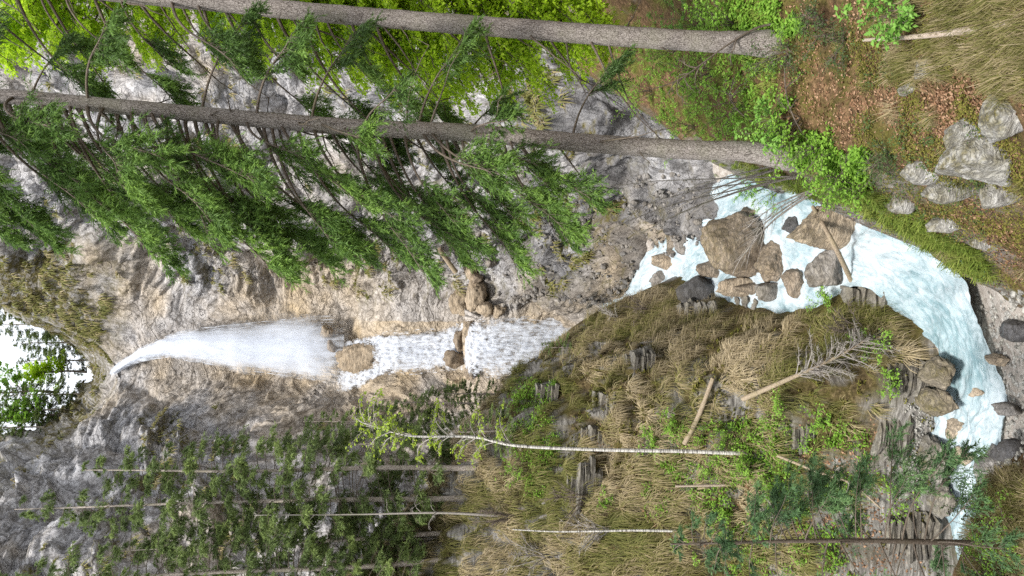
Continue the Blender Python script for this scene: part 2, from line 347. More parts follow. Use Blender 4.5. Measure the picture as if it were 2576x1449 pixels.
# stream: (right edge px,py)(left edge px,py), z  -> edges are where the ray meets the water level
ST = [((1432, 790), (1432, 960), -12.3), ((1530, 770), (1530, 900), -13.2), ((1640, 640), (1640, 850), -14.0), ((1720, 560), (1700, 800), -14.5),
      ((1800, 480), (1770, 770), -14.9), ((1890, 455), (1900, 775), -15.2), ((1980, 470), (2000, 785), -15.5), ((2080, 510), (2065, 765), -15.8),
      ((2155, 545), (2130, 715), -16.15), ((2230, 590), (2190, 715), -16.5), ((2330, 640), (2250, 765), -16.85), ((2430, 725), (2320, 830), -17.1),
      ((2462, 830), (2365, 880), -17.25), ((2492, 930), (2372, 935), -17.4), ((2515, 1020), (2362, 1020), -17.6), ((2500, 1110), (2350, 1110), -17.9),
      ((2480, 1200), (2360, 1200), -18.15), ((2450, 1300), (2380, 1300), -18.35), ((2440, 1400), (2392, 1400), -18.5), ((2440, 1520), (2395, 1520), -18.7), ((2440, 1800), (2395, 1800), -19.2)]
SR = np.array([Pz(*a, z) for a, b, z in ST]); SL = np.array([Pz(*b, z) for a, b, z in ST])
SC = (SR + SL) / 2; SW = np.linalg.norm(SR - SL, axis=1) / 2
cl = path_len(SC, 300); cw = path_len(SW[:, None], 300)[:, 0]
def stream_at(x, y):
    x = np.asarray(x, float); y = np.asarray(y, float); sh = x.shape; x = x.ravel(); y = y.ravel(); d = np.full(len(x), 1e9); z = np.zeros(len(x)); ww = np.zeros(len(x))
    for c, k in zip(cl, cw):
        q = np.hypot(x - c[0], y - c[1]); mk = q < d; d[mk] = q[mk]; z[mk] = c[2]; ww[mk] = k
    return d.reshape(sh), z.reshape(sh), ww.reshape(sh)

bedX, bedY = np.meshgrid(np.linspace(-60, 30, 190), np.linspace(8, 84, 190))
dd, zz, ww = stream_at(bedX, bedY)
bed = zz - .45 + np.clip((dd - ww * .75) * .35, 0, .62) + np.clip(dd - ww - .6, 0, 6) * .07
pp = np.stack([bedX, bedY, 0 * bedX], -1)
bed = bed + .10 * fbm(pp, .8, 3, 5) + .05 * fbm(pp, 4, 3, 6)
a = Acc(); a.add(np.stack([bedX, bedY, bed], -1), grid_faces(190, 190))
o = obj('stream_bed', a, M_bed); tag(o, 'pale gravel stream bed and beach beside the turquoise water', kind='structure')
class BedHF(HF):
    def __init__(s): s.x0, s.x1, s.y0, s.y1, s.nx, s.ny, s.Z = -60, 30, 8, 84, 190, 190, bed
HB = BedHF()

# right bank (the slope the camera stands on)
rp = [P(*q) for q in [(2576, 400, 8.8), (2576, 250, 8), (2576, 100, 7.6), (2576, 560, 10.6), (2576, 640, 11.8), (2576, 700, 13), (2470, 715, 15.5), (2400, 680, 17.5), (2270, 608, 20), (2180, 550, 22), (2100, 512, 24), (1960, 470, 28), (1850, 440, 33),
      (1965, 390, 16), (1940, 105, 16), (1960, 250, 16), (1960, 440, 20), (2100, 400, 14), (2100, 250, 13.6), (2100, 100, 13.2), (2300, 400, 11.4), (2300, 250, 11), (2300, 100, 10.4), (2300, 500, 13.2), (2300, 590, 17), (2450, 500, 11), (2450, 600, 13),
      (1800, 200, 24), (1800, 50, 23), (1800, 350, 24), (1700, 200, 30), (1700, 50, 28), (1500, 50, 34), (1600, 150, 33), (1650, 300, 36), (1500, 200, 37),
      (2576, 1200, 15.2), (2500, 1210, 16.8), (2450, 1330, 18), (2430, 1449, 18.5), (2576, 1400, 14.8)]]
rp += [(0, 0, -1.75), (2, 1, -1.7), (-2, 0, -2.2), (0, -6, -1.5), (6, -4, -.8), (7, 4, -3.0), (10, 12, -4.5), (14, 24, -4), (20, 34, 1), (-5, 1, -3.2), (-10, 0, -3.5), (-5, 7, -7.6), (-2, 6, -6.4),
       (-1.5, 16.5, -15.2), (0, 18.5, -15.6), (-3, 20.5, -19), (0, 22.5, -19), (2, 26, -19), (3.2, 30, -18.5), (5, 36, -18), (-8, 22, -20.5), (-13, 21.5, -21), (7.5, 41, -16), (-2.4, 13, -12.8), (-1, 10.5, -9.4), (-14, 14, -13.5), (-14, 6, -6)]
HR = HF(rp, -16, 26, -14, 42, 220, 300)
p3 = np.stack([HR.X, HR.Y, HR.Z], -1)
HR.Z = HR.Z + .22 * fbm(p3, .7, 4, 3) + .07 * fbm(p3, 3.2, 3, 4)
p3 = np.stack([HR.X, HR.Y, HR.Z], -1); nz = HR.normal(HR.X, HR.Y)[..., 2]
a = Acc(); a.add(p3, grid_faces(300, 220), rock=np.clip((.62 - nz) * 4 + .5 * fbm(p3, .9, 3, 8), 0, 1).ravel())
o = obj('right_bank', a, M_right); tag(o, 'brown leaf-strewn slope under the two thick spruce trunks', kind='structure')

# left bank (tussocky outcrop across the stream)
lp = [P(*q) for q in [(2384, 885, 24.9), (2374, 1000, 25.4), (2362, 1100, 25.7), (2368, 1200, 25.8), (2388, 1350, 25.8), (2400, 1500, 25.9), (2400, 1750, 26),
      (2130, 715, 29), (2040, 765, 31), (1960, 785, 33), (1850, 785, 36), (1780, 780, 38.5), (2250, 790, 26.5),
      (2150, 1000, 26.6), (1950, 1000, 29.2), (1700, 1000, 33), (1500, 1000, 37.5), (1300, 1000, 42),
      (2100, 850, 28.4), (1900, 850, 31.5), (1700, 850, 36.5), (1500, 850, 42.5), (1480, 795, 46), (1620, 790, 42),
      (2150, 1200, 27), (2000, 1200, 28.8), (1700, 1200, 32.5), (1400, 1200, 36.5), (1160, 1200, 40), (1330, 930, 45.5),
      (2150, 1449, 26.5), (2000, 1449, 28), (1700, 1449, 31), (1400, 1449, 34.5), (1080, 1449, 38.5), (850, 1500, 43), (2000, 1750, 27), (1500, 1750, 31), (900, 1750, 37), (1120, 1320, 39.8)]]
lp += [(-3.6, 51, -12), (-1, 49, -14.6), (.6, 41.5, -15.6), (1.6, 45, -16.4), (-3, 56, -15), (-8, 52, -8), (-9, 57, -11), (-14, 50, -1), (-15, 54, -2), (-22, 48, 4), (-32, 45, 10), (-6, 22.5, -21.5), (-1, 22, -20), (2.6, 28, -19), (-12, 22, -21.5), (-30, 22, -22), (3.5, 34, -18)]
HL = HF(lp, -36, 4, 22, 58, 320, 320)
p3 = np.stack([HL.X, HL.Y, HL.Z], -1)
d_, z_, w_ = stream_at(HL.X[::4, ::4], HL.Y[::4, ::4]); d_ = np.kron(d_, np.ones((4, 4)))[:320, :320]; w_ = np.kron(w_, np.ones((4, 4)))[:320, :320]
damp = np.clip((d_ - w_) / 2.5, .15, 1)
lump = fbm(p3, .55, 3, 31); HL.Z = HL.Z + damp * (.55 * lump + .28 * np.abs(fbm(p3, 1.5, 3, 33)) + .08 * fbm(p3, 5, 3, 34))
step = fbm(np.stack([HL.X * .3, HL.Y * .3, HL.Z * 0], -1), 1, 4, 36)
q = HL.Z + 1.3 * step; st = (q * .8 - np.floor(q * .8)); HL.Z = HL.Z + damp * 1.5 * (st ** 3.2 - st) * np.clip(fbm(p3, .35, 3, 37) * 1.6 + .75, .15, 1)
wx, wy = (HL.X + .5 * fbm(p3, .8, 2, 41)) / 1.15, (HL.Y * .75 + HL.Z * .55 + .4 * fbm(p3, .8, 2, 42)) / .95
lmd = worley(wx, wy, 43); HL.Z = HL.Z + damp * .62 * (np.clip(1 - (lmd / .62) ** 2, 0, 1) - .45) * np.clip(.8 + .8 * fbm(p3, .3, 2, 44), .2, 1)
p3 = np.stack([HL.X, HL.Y, HL.Z], -1); nz = HL.normal(HL.X, HL.Y, .12)[..., 2]
lnz = nz; lrock = np.clip((.56 - nz) * 4 + 1.3 * fbm(p3, .4, 4, 38) - .25, 0, 1)
a = Acc(); a.add(p3, grid_faces(320, 320), rock=lrock.ravel())
o = obj('left_bank', a, M_left); tag(o, 'steep tussock-covered outcrop rising left of the stream', kind='structure')
def land(x, y):
    z = np.full(np.shape(x), -99.0)
    for h in (HR, HL, HB): z = np.where(h.inside(x, y), np.maximum(z, h.samp(x, y)), z)
    return z
def hit(px, py, y0=4, y1=58):          # where the ray through a pixel first meets the ground
    r = ray(px, py); Y = np.arange(y0, y1, .04); X = r[0] / r[1] * Y; Z = r[2] / r[1] * Y
    g = land(X, Y); k = np.nonzero(g >= Z)[0]
    i = k[0] if len(k) else len(Y) - 1
    return np.array([X[i], Y[i], g[i] if len(k) else Z[i]])
def lnorm(x, y):
    e = .2; gx = (land(x + e, y) - land(x - e, y)) / (2 * e); gy = (land(x, y + e) - land(x, y - e)) / (2 * e)
    return nrm(np.stack([-gx, -gy, np.ones_like(gx)], -1))

# gorge wall: right cliff, waterfall steps and left cliff, one continuous face
GW = {-400: [(1700, 40), (1450, 42), (1200, 45), (1100, 47), (900, 49), (700, 51), (450, 53), (200, 56), (-100, 60), (-300, 75)],
      0: [(1750, 39), (1500, 42), (1200, 47), (1100, 49), (900, 52), (700, 54), (450, 57), (200, 60), (-150, 64), (-350, 80)],
      300: [(1850, 37.5), (1660, 39), (1250, 46), (1150, 48), (950, 52), (780, 55), (500, 59), (250, 62), (-150, 67), (-350, 84)],
      470: [(1900, 37), (1800, 39.5), (1300, 50), (1180, 53), (960, 57), (820, 60), (550, 64), (280, 67), (-100, 71), (-330, 88)],
      620: [(1850, 41), (1740, 43), (1330, 57), (1180, 61), (980, 65), (840, 67.5), (560, 70.5), (290, 73), (-50, 76), (-280, 92)],
      720: [(1760, 45), (1640, 48), (1300, 62.5), (1170, 67), (970, 70), (845, 73), (560, 75), (280, 77), (0, 80), (-120, 95)],
      790: [(1600, 54), (1450, 62), (1210, 65.5), (1165, 69), (965, 71.5), (848, 75), (580, 77.5), (300, 79), (60, 82), (30, 100)],
      870: [(1500, 60), (1432, 65), (1195, 66.5), (1155, 71), (962, 72.5), (852, 76.5), (600, 79), (330, 80), (210, 84), (190, 105)],
      935: [(1500, 60), (1420, 65.5), (1200, 67), (1160, 71.5), (960, 73), (850, 76.5), (600, 79), (310, 80), (272, 84), (240, 110)],
      1000: [(1400, 60), (1280, 64), (1190, 66.5), (1120, 69), (950, 71.5), (850, 74), (600, 76.5), (400, 78), (235, 81), (220, 105)],
      1070: [(1350, 58), (1220, 61), (1130, 64.5), (1060, 66.5), (940, 68.5), (830, 70.5), (600, 73), (350, 75), (150, 78), (130, 100)],
      1180: [(1250, 55), (1150, 57), (1050, 60), (980, 62), (880, 63.5), (750, 65), (500, 67.5), (250, 69.5), (-30, 73), (-120, 95)],
      1320: [(1150, 51), (1050, 53), (950, 55), (880, 56.5), (780, 58), (650, 59.5), (420, 62), (150, 64), (-120, 67), (-260, 90)],
      1480: [(1050, 48), (950, 49.5), (850, 51), (780, 52.5), (680, 54), (550, 55.5), (330, 57.5), (80, 59.5), (-180, 62), (-350, 85)],
      1750: [(950, 44), (850, 45), (750, 46.5), (680, 47.5), (580, 49), (450, 50), (250, 52), (0, 54), (-250, 57), (-450, 80)]}
keys = list(GW); lat = np.array([[P(px, py, Y) for px, Y in GW[py]] for py in keys])       # (cols, rows, 3)
NCOL, NROW = 470, 420
tt = np.interp(np.linspace(0, 1, NROW), [0, .08, .30, .34, .46, .54, .70, .86, .96, 1], np.arange(10))
g = cr1(lat, np.linspace(0, len(keys) - 1, NCOL)); g = cr1(np.swapaxes(g, 0, 1), tt)      # (rows, cols, 3)
def gnorm(g): return nrm(np.cross(np.gradient(g, axis=1), np.gradient(g, axis=0)))
nn = gnorm(g); nn = np.where((nn[..., 1:2] > 0), -nn, nn)
cxw = P(600, 880, 79)[0]; xw = np.abs(g[..., 0] - cxw)
bend = fbm(g, .06, 3, 51) * 4.0
sc_ = .83 * g[..., 2] - .25 * g[..., 1] - .5 * np.sqrt(xw ** 2 + 9) + bend          # bedding folded into a trough at the falls
al = .5 * g[..., 2] + .83 * np.sqrt(xw ** 2 + 9)
def saw(x, k, pw): f = x * k - np.floor(x * k); return f ** pw
fr3 = np.stack([al * .16, g[..., 1] * .16, sc_ * .75], -1)
calm = np.clip(xw / 8, .3, 1)
lay = fbm(fr3, 1, 5, 152, .6); crk = (1 - np.abs(fbm(np.stack([al * .11, g[..., 1] * .11, sc_ * .16], -1), 1, 4, 153))) ** 5
vert = (1 - np.abs(fbm(g * np.array([.22, .22, .05]), 1, 3, 154))) ** 7
disp = 1.5 * fbm(g, .085, 4, 52) + calm * (.75 * lay + .5 * saw(sc_ + .5 * fbm(g, .4, 2, 54), .42, 2.0) + .24 * saw(sc_ + .25 * fbm(g, .9, 2, 55), 1.5, 1.8) - 1.5 * crk - .9 * vert) + .16 * fbm(g, 1.4, 4, 56)
disp = disp - .2
nn = nrm(nn + .5 * np.array([0, 0, .3]) * 0)
g2 = g + nn * (disp * np.clip(calm + .15, 0, 1))[..., None]
n2 = gnorm(g2); n2 = np.where((n2[..., 1:2] > 0), -n2, n2)
big = fbm(g, .10, 4, 60)
zc = g[..., 2]
rx = g[..., 0] - cxw
tan = np.exp(-(xw / 6.5) ** 2) * np.clip((24 - zc) / 8, 0, 1) * .85 + np.clip(big * .8 - .3, 0, .45)
tan = tan + .4 * np.exp(-((rx - 7) / 6) ** 2 - ((zc - 13) / 6) ** 2) + .3 * fbm(g, .45, 4, 61) - .12
tan = tan * np.where(rx > 3, 1 - .85 * np.exp(-((zc - 1 - rx * .1) / 5) ** 2), 1)
rowt = np.broadcast_to(tt[:, None], zc.shape)
topm = np.clip((rowt - 7.75) * 2.2, 0, 1)
moss = np.clip(topm * np.clip(.75 + 1.2 * fbm(g, .3, 4, 63), 0, 1) + np.clip(rowt - 6.6, 0, 1) * np.exp(-((rx - 5) / 5) ** 2) * np.clip(.4 + 1.5 * fbm(g, .25, 4, 64), 0, 1) + np.clip((np.abs(n2[..., 2]) - .55) * 3, 0, .9) * np.clip(xw / 5 - .4, 0, 1) * np.clip(.5 + fbm(g, .22, 3, 62), 0, 1), 0, 1)
a = Acc(); a.add(g2, grid_faces(NROW, NCOL), tan=np.clip(tan, 0, 1).ravel(), moss=moss.ravel(), bed=sc_.ravel(), wet=(np.clip((2.6 - rowt) * 1.2, 0, 1) * np.clip((rx - 3) / 3, 0, 1) * np.clip(.75 + .9 * fbm(g, .3, 4, 65), .2, 1)).ravel())
o = obj('gorge_wall', a, M_gorge); tag(o, 'grey and tan layered rock wall of the gorge behind the waterfall', kind='structure')
Gg, Gn, Gmoss, Gt = g2, n2, moss, rowt

# ------------------------------------------------------------------ water
NS, NV = 420, 60
R_ = path_len(SR, NS); L_ = path_len(SL, NS); fr = np.linspace(0, 1, NV)[None, :, None]
W_ = R_[:, None] * (1 - fr) + L_[:, None] * fr
ext = (R_ - L_)[:, None]; W_ = W_ + ext * (.5 - fr) * .16            # run a little under the banks
cen = W_[:, NV // 2]; arc = np.concatenate([[0], np.cumsum(np.linalg.norm(np.diff(cen, axis=0), axis=1))])
wid = np.linalg.norm(R_ - L_, axis=1)
su = np.broadcast_to(arc[:, None], (NS, NV)); sv = (fr[..., 0] - .5) * wid[:, None]
stn = np.linspace(0, len(ST) - 1, NS)
rap = np.interp(stn, [0, 3, 5, 7, 8.5, 10, 11.5, 13, 14, 16, 17.5, 20], [.9, .5, .15, .2, .6, .4, .25, .0, .6, .6, .2, .1])[:, None] * np.ones((1, NV))
f3 = np.stack([su * .55, sv * 1.2, 0 * su], -1)
rap = np.clip(rap * .9 + .25 * fbm(f3, .6, 3, 71), 0, 1)
wz = .24 * (rap + .25) * fbm(f3, 1.3, 4, 72) + .05 * fbm(f3, 5, 3, 73) + .10 * rap * saw(su + .5 * fbm(f3, .7, 2, 74), .45, 2)
W_[..., 2] += wz
shal = np.clip(1 - np.abs(fr[..., 0] - 0) / .22, 0, 1) * np.clip((stn[:, None] - 11.2) / 1, 0, 1) * np.clip((17 - stn[:, None]), 0, 1)
a = Acc(); a.add(W_, grid_faces(NS, NV), su=su.ravel(), sv=sv.ravel(), foam=rap.ravel(), shal=(shal * .9).ravel())
o = obj('stream_water', a, M_water); tag(o, 'turquoise white-water stream rushing round the boulders and bending left', kind='structure')

def fall_sheet(name, label, stations, mat, layers, nst=80, nw=40, strands=0, seed=0, free=False, soft=.3, bot=.06, top=.06):
    # stations: (px, py_right, py_left, Y) from top to bottom; layers: (swell, forward offset, density)
    A = Acc(); st_ = np.array([[*P(px, a_, Y), *P(px, b_, Y)] for px, a_, b_, Y in stations]); q = path_len(st_, nst)
    Rr, Ll = q[:, :3], q[:, 3:]
    fr = np.linspace(0, 1, nw)[None, :, None]; s = np.linspace(0, 1, nst)
    for li, (sw, off, den) in enumerate(layers):
        mid = (Rr + Ll) / 2; half = (Rr - Ll) / 2 * sw * (1 + .14 * fbm(np.stack([s * 9, s * 0 + li * 3.1, s * 0 + seed], -1), 1, 3, seed))[:, None]; e = (.5 - fr) * 2
        V = mid[:, None] + half[:, None] * e
        bulge = np.sqrt(np.clip(1 - e[..., 0] ** 2, 0, 1)) * (np.linalg.norm(half, axis=1)[:, None] * (.35 if free else .12))
        V[..., 1] -= bulge + off
        V = V + .22 * rng.uniform(.6, 1) * np.stack([fbm(V * [1, 1, .3], .9, 3, seed + li), fbm(V * [1, 1, .3], 1.1, 3, seed + li + 5), 0 * V[..., 0]], -1)
        edge = np.clip((1 - np.abs(e[..., 0])) / soft, 0, 1) ** .9
        tb = np.clip(s / top, 0, 1)[:, None] * np.clip((1 - s) / bot, .1, 1)[:, None]
        A.add(V, grid_faces(nst, nw), dens=((edge * den) * np.maximum(tb, .2)).ravel())
    if strands:
        n = strands; t0 = rng.uniform(0, .93, n); ln = rng.uniform(.01, .05, n); e = rng.normal(0, .42, n).clip(-1.05, 1.05)
        def at(t):
            f = t * (nst - 1); i = np.clip(f.astype(int), 0, nst - 2); u = (f - i)[:, None]
            r_ = Rr[i] * (1 - u) + Rr[i + 1] * u; l_ = Ll[i] * (1 - u) + Ll[i + 1] * u; return (r_ + l_) / 2 + (r_ - l_) / 2 * e[:, None]
        p0 = at(t0); p1 = at(np.minimum(t0 + ln, 1)); off = rng.uniform(-.2, .9, n); p0[:, 1] -= off; p1[:, 1] -= off + .05
        wv = rng.uniform(.015, .05, n)[:, None]; ax = np.stack([np.cos(rng.uniform(0, 3, n)), np.sin(rng.uniform(0, 3, n)), 0 * off], -1)
        md = (p0 + p1) / 2; V = np.stack([p0, md + ax * wv, p1, md - ax * wv], 1)
        A.add(V.reshape(-1, 3), np.arange(n)[:, None] * 4 + np.array([[0, 1, 2, 3]]), dens=np.repeat(rng.uniform(.55, .85, n), 4))
    return tag(obj(name, A, mat), label, kind='structure')
fall_sheet('waterfall', 'tall misty white waterfall plunging from the notch in the cliff', [(283, 930, 945, 80.5), (330, 893, 918, 79.6), (372, 868, 905, 78.6), (430, 843, 897, 77.8), (500, 828, 908, 77.2), (600, 818, 925, 76.8), (700, 808, 938, 76.4), (780, 800, 950, 76), (870, 798, 962, 75.4)],
           M_fall, [(1.05, .0, .95), (1.1, .4, .7), (.8, .8, .85), (.55, 1.1, .8)], strands=9000, seed=81, free=True, soft=.75, bot=.16)
fall_sheet('waterfall_mist', 'soft white spray drifting round the tall waterfall', [(420, 850, 890, 77.6), (520, 815, 920, 76.6), (640, 790, 945, 76), (760, 765, 975, 75.4), (880, 745, 1005, 74.8)], M_mist, [(1.0, .2, .9), (.8, .9, .9), (1.15, -.4, .7)], seed=86, free=True, soft=1.0, bot=.3)
fall_sheet('waterfall_middle', 'white cascade over the tan rock step below the plunge', [(938, 846, 934, 72.9), (965, 838, 936, 72.3), (1000, 832, 938, 71.8), (1060, 830, 936, 71.4), (1110, 828, 930, 70.9), (1150, 818, 925, 70.4), (1172, 812, 925, 69.6)],
           M_casc, [(1.0, .35, .78), (.96, .6, .62)], strands=3500, seed=91, top=.16)
fall_sheet('waterfall_spill', 'narrow white spill beside the tan rock above the middle cascade', [(868, 868, 880, 75), (880, 858, 877, 74.4), (910, 850, 878, 73.6), (960, 838, 872, 72.6)], M_casc, [(1.0, .3, .7), (.9, .5, .6)], strands=900, seed=95, top=.3, bot=.02, soft=.5)
fall_sheet('waterfall_pool', 'white water pouring off the plunge pool at its left side', [(850, 930, 985, 75), (880, 925, 985, 74.2), (920, 920, 965, 73.4), (962, 915, 940, 72.4)], M_casc, [(1.0, .3, .8), (1.0, .6, .6)], strands=900, seed=97, top=.3, bot=.02, soft=.5)
fall_sheet('waterfall_lower', 'lacy white lower cascade dropping behind the grassy ridge', [(1168, 822, 930, 68.6), (1183, 812, 938, 66.8), (1215, 805, 942, 66), (1270, 800, 945, 65.6), (1340, 798, 950, 65.3), (1400, 796, 955, 65), (1450, 792, 965, 64.5)],
           M_casc, [(1.0, .3, .62), (.97, .55, .52)], strands=5000, seed=99)

# ------------------------------------------------------------------ boulders
def ico(sub):
    bm = bmesh.new(); bmesh.ops.create_icosphere(bm, subdivisions=sub, radius=1); bm.verts.ensure_lookup_table()
    V = np.array([v.co[:] for v in bm.verts]); Fc = np.array([[v.index for v in f.verts] for f in bm.faces]); bm.free(); return V, Fc
ICO = {k: ico(k) for k in (1, 2, 3, 4, 5)}
def rock_shape(size, seed, sub=4, rough=.10, npl=13, sharp=14):
    r = np.random.default_rng(seed); V, Fc = ICO[sub]
    pl = nrm(r.normal(size=(npl, 3))); ds = r.uniform(.62, 1.0, npl)
    rr = np.exp(-sharp * 0) * 1.0
    q = ds[None] / np.maximum(V @ pl.T, .05)
    rr = -np.log(np.exp(-sharp * 2 * np.minimum(q, 3)).sum(1)) / (sharp * 2)
    rr = np.minimum(rr, 1.15)
    W = V * rr[:, None]; ext_ = (W.max(0) - W.min(0)) / 2; W = (W - (W.max(0) + W.min(0)) / 2) / ext_
    W = W * (1 + rough * fbm(W + seed, 1.6, 4, seed)[:, None] + rough * .55 * fbm(W * np.array([1, 1, 2.2]) + seed, 5, 4, seed + 3)[:, None])
    return W * np.array(size), Fc
def boulder(name, label, cat, px, py, Y, wu, hv, mat, seed, depth=None, sub=4, rot=0., tan=0., moss=0., group=None, sharp=14, z=None, rough=.10):
    c = P(px, py, Y) if z is None else Pz(px, py, z); k = mpp(px, c[1]); sx, sz = wu * k / 2, hv * k / 2 * 1.12; sy = (depth or (sx + sz) / 2)
    V, Fc = rock_shape((sx, sy, sz), seed, sub, rough, sharp=sharp)
    cr_, sr_ = math.cos(rot), math.sin(rot); V = np.stack([V[:, 0] * cr_ - V[:, 2] * sr_, V[:, 1], V[:, 0] * sr_ + V[:, 2] * cr_], 1)
    lo = V[:, 2].min(); A = Acc(); V[:, 2] -= lo
    A.add(V, Fc, tan=tan, moss=np.clip((V[:, 2] / (2 * sz) - .55) * 2, 0, 1) * moss)
    o = obj(name, A, mat, loc=Vector((c[0], c[1], c[2] + lo)))
    return tag(o, label, cat, group)
Bn = 'boulder'
def water_hit(px, py):
    r = ray(px, py); Y = np.arange(20, 52, .06); z = stream_at(r[0] / r[1] * Y, Y)[1]; i = np.argmax(r[2] / r[1] * Y <= z); return Y[i]
FOAM = []
for i, q in enumerate([
    (1852, 622, 38.0, 150, 150, M_brown, 1.5, .5, 'largest brown boulder standing in the middle of the rapids'),
    (1936, 655, 34.4, 102, 58, M_brown, 1.1, .3, 'striped brown boulder wedged just below the largest boulder'),
    (1880, 547, 36.6, 50, 44, M_brown, .7, .1, 'small brown boulder in the water right of the largest boulder'),
    (1988, 566, 32.6, 48, 36, M_wet, .7, 0, 'half-drowned grey boulder just above the broad boulder under the log'),
    (2078, 566, 29.4, 118, 148, M_tanr, 1.2, .35, 'broad pale brown boulder with a log leaning across it'),
    (2076, 672, 29.6, 92, 70, M_grey, .9, .2, 'rounded grey boulder under the middle of the leaning log'),
    (1998, 714, 32.2, 72, 50, M_brown, .8, .1, 'squat tan-brown boulder between two channels near the left bank'),
    (1775, 677, 41.0, 44, 52, M_brown, .8, .1, 'reddish-brown block upstream of the largest boulder'),
    (1757, 738, 41.0, 84, 88, M_wet, 1.2, .1, 'dark wet boulder at the foot of the left outcrop'),
    (1846, 722, 38.2, 50, 80, M_tanr, 1.0, 0, 'pale flat slab just left of the largest boulder'),
    (1878, 727, 36.6, 40, 55, M_brown, .7, .1, 'brown stone below the pale flat slab'),
    (1930, 734, 34.8, 46, 60, M_grey, .7, .3, 'mossy grey stone against the left bank below the brown stone'),
    (1700, 662, 45.5, 60, 100, M_tanr, 1.6, 0, 'leaning tan block at the foot of the right cliff'),
    (1730, 620, 43.5, 50, 50, M_grey, 1.0, 0, 'grey block beside the water at the right cliff foot'),
    (1665, 700, 47, 50, 45, M_grey, .9, 0, 'grey stone above the dark wet boulder'),
]):
    px, py, Y, wu, hv, mt, dp, ms, lb = q
    dp = dp * .9; Y = water_hit(px + hv / 2, py) + dp * .75 if i < 12 else Y
    c = P(px, py, Y); FOAM.append((c[0], c[1], wu * mpp(px, Y) / 2))
    boulder(Bn, lb, 'boulder', px + hv * .2, py, Y, wu * 1.06, hv * 1.42, mt, 200 + i, depth=dp, sub=5 if wu > 90 else 4, moss=ms, tan=.15, group='boulders in the rapids')
for i, q in enumerate([
    (2552, 833, 54, 52, M_wet, -16.9, 'dark wet boulder on the gravel beach at the picture edge'),
    (2505, 1186, 115, 84, M_grey, -17.6, 'smooth grey boulder on the near shore below the rapids'),
    (2552, 1142, 80, 70, M_wet, -16.9, 'black angular boulder on the beach beside the smooth grey boulder'),
    (2452, 985, 34, 34, M_tanr, -17.7, 'small tan rock awash in the middle of the stream'),
    (2408, 1078, 56, 40, M_tanr, -17.95, 'tan rock breaking the surface of the white rapid'),
    (2424, 1146, 48, 34, M_tanr, -18.1, 'low tan rock in the water just left of the rapid'),
    (2500, 905, 30, 30, M_tanr, -17.2, 'pale stone in the shallows by the beach'),
    (2535, 1030, 34, 40, M_grey, -17.2, 'grey cobble at the edge of the beach'),
    (2368, 935, 70, 48, M_tanr, -16.9, 'yellowish mossy rock at the waterline under the layered ledges'),
    (2366, 1010, 70, 40, M_tanr, -17.1, 'tan waterline rock left of the yellowish mossy one'),
    (2352, 1150, 110, 40, M_brown, -17.5, 'long brown waterline rock below the pebble bank'),
    (2362, 1250, 80, 34, M_brown, -17.8, 'brown waterline rock right of the young spruce'),
]):
    px, py, wu, hv, mt, z, lb = q
    boulder(Bn, lb, 'boulder', px + (-12 if i > 7 else 5), py, 0, wu * (1.1 if i > 7 else 1.05), hv * (.8 if i > 7 else 1.1), M_ledge if i > 7 else mt, 260 + i, z=z, moss=.7 if i > 7 else 0, tan=.55 if i in (8, 9) else .05, sharp=24, rough=.2 if i > 7 else .1, depth=.9 if i > 7 else .55, group='rocks along the lower stream')
for i, q in enumerate([
    (1152, 757, 70.0, 72, 40, M_tanr, 'tan boulder right of the middle cascade foot'), (1197, 742, 67.0, 84, 48, M_tanr, 'largest tan boulder perched on the ledge above the lower cascade'),
    (1222, 778, 66.0, 40, 42, M_tanr, 'pale block just left of the largest ledge boulder'), (1256, 782, 65.8, 32, 30, M_tanr, 'small round stone under the ledge beside the lower cascade'),
    (1180, 828, 67.6, 56, 30, M_tanr, 'flat brown boulder at the lip of the lower cascade'), (1157, 856, 69.4, 58, 28, M_brown, 'brown boulder damming the pool between the cascades'),
    (1144, 905, 69.6, 46, 52, M_brown, 'angular brown boulder left of the pool between the cascades'), (1188, 686, 67.4, 40, 40, M_tanr, 'tan stone on the gravel ledge below the short log'),
    (1203, 700, 66.8, 26, 24, M_brown, 'small brown stone on the gravel ledge'), (822, 836, 75.0, 40, 30, M_tanr, 'tan boulder at the right side of the plunge pool'),
    (838, 870, 74.8, 36, 30, M_brown, 'brown rock at the middle of the plunge pool lip'), (908, 902, 73.4, 74, 122, M_tanr, 'tan rock island splitting the spill from the pool water'),
    (1185, 935, 67.5, 40, 30, M_brown, 'brown rock left of the lower cascade lip'), (1235, 660, 65.5, 30, 26, M_grey, 'grey stone at the right end of the gravel ledge'),
]):
    px, py, Y, wu, hv, mt, lb = q
    boulder(Bn, lb, 'boulder', px, py, Y - .3, wu, hv, mt, 300 + i, depth=.9, tan=.3, rough=.16 if i == 11 else .13, sub=5 if i == 11 else 4, group='boulders on the waterfall ledges')
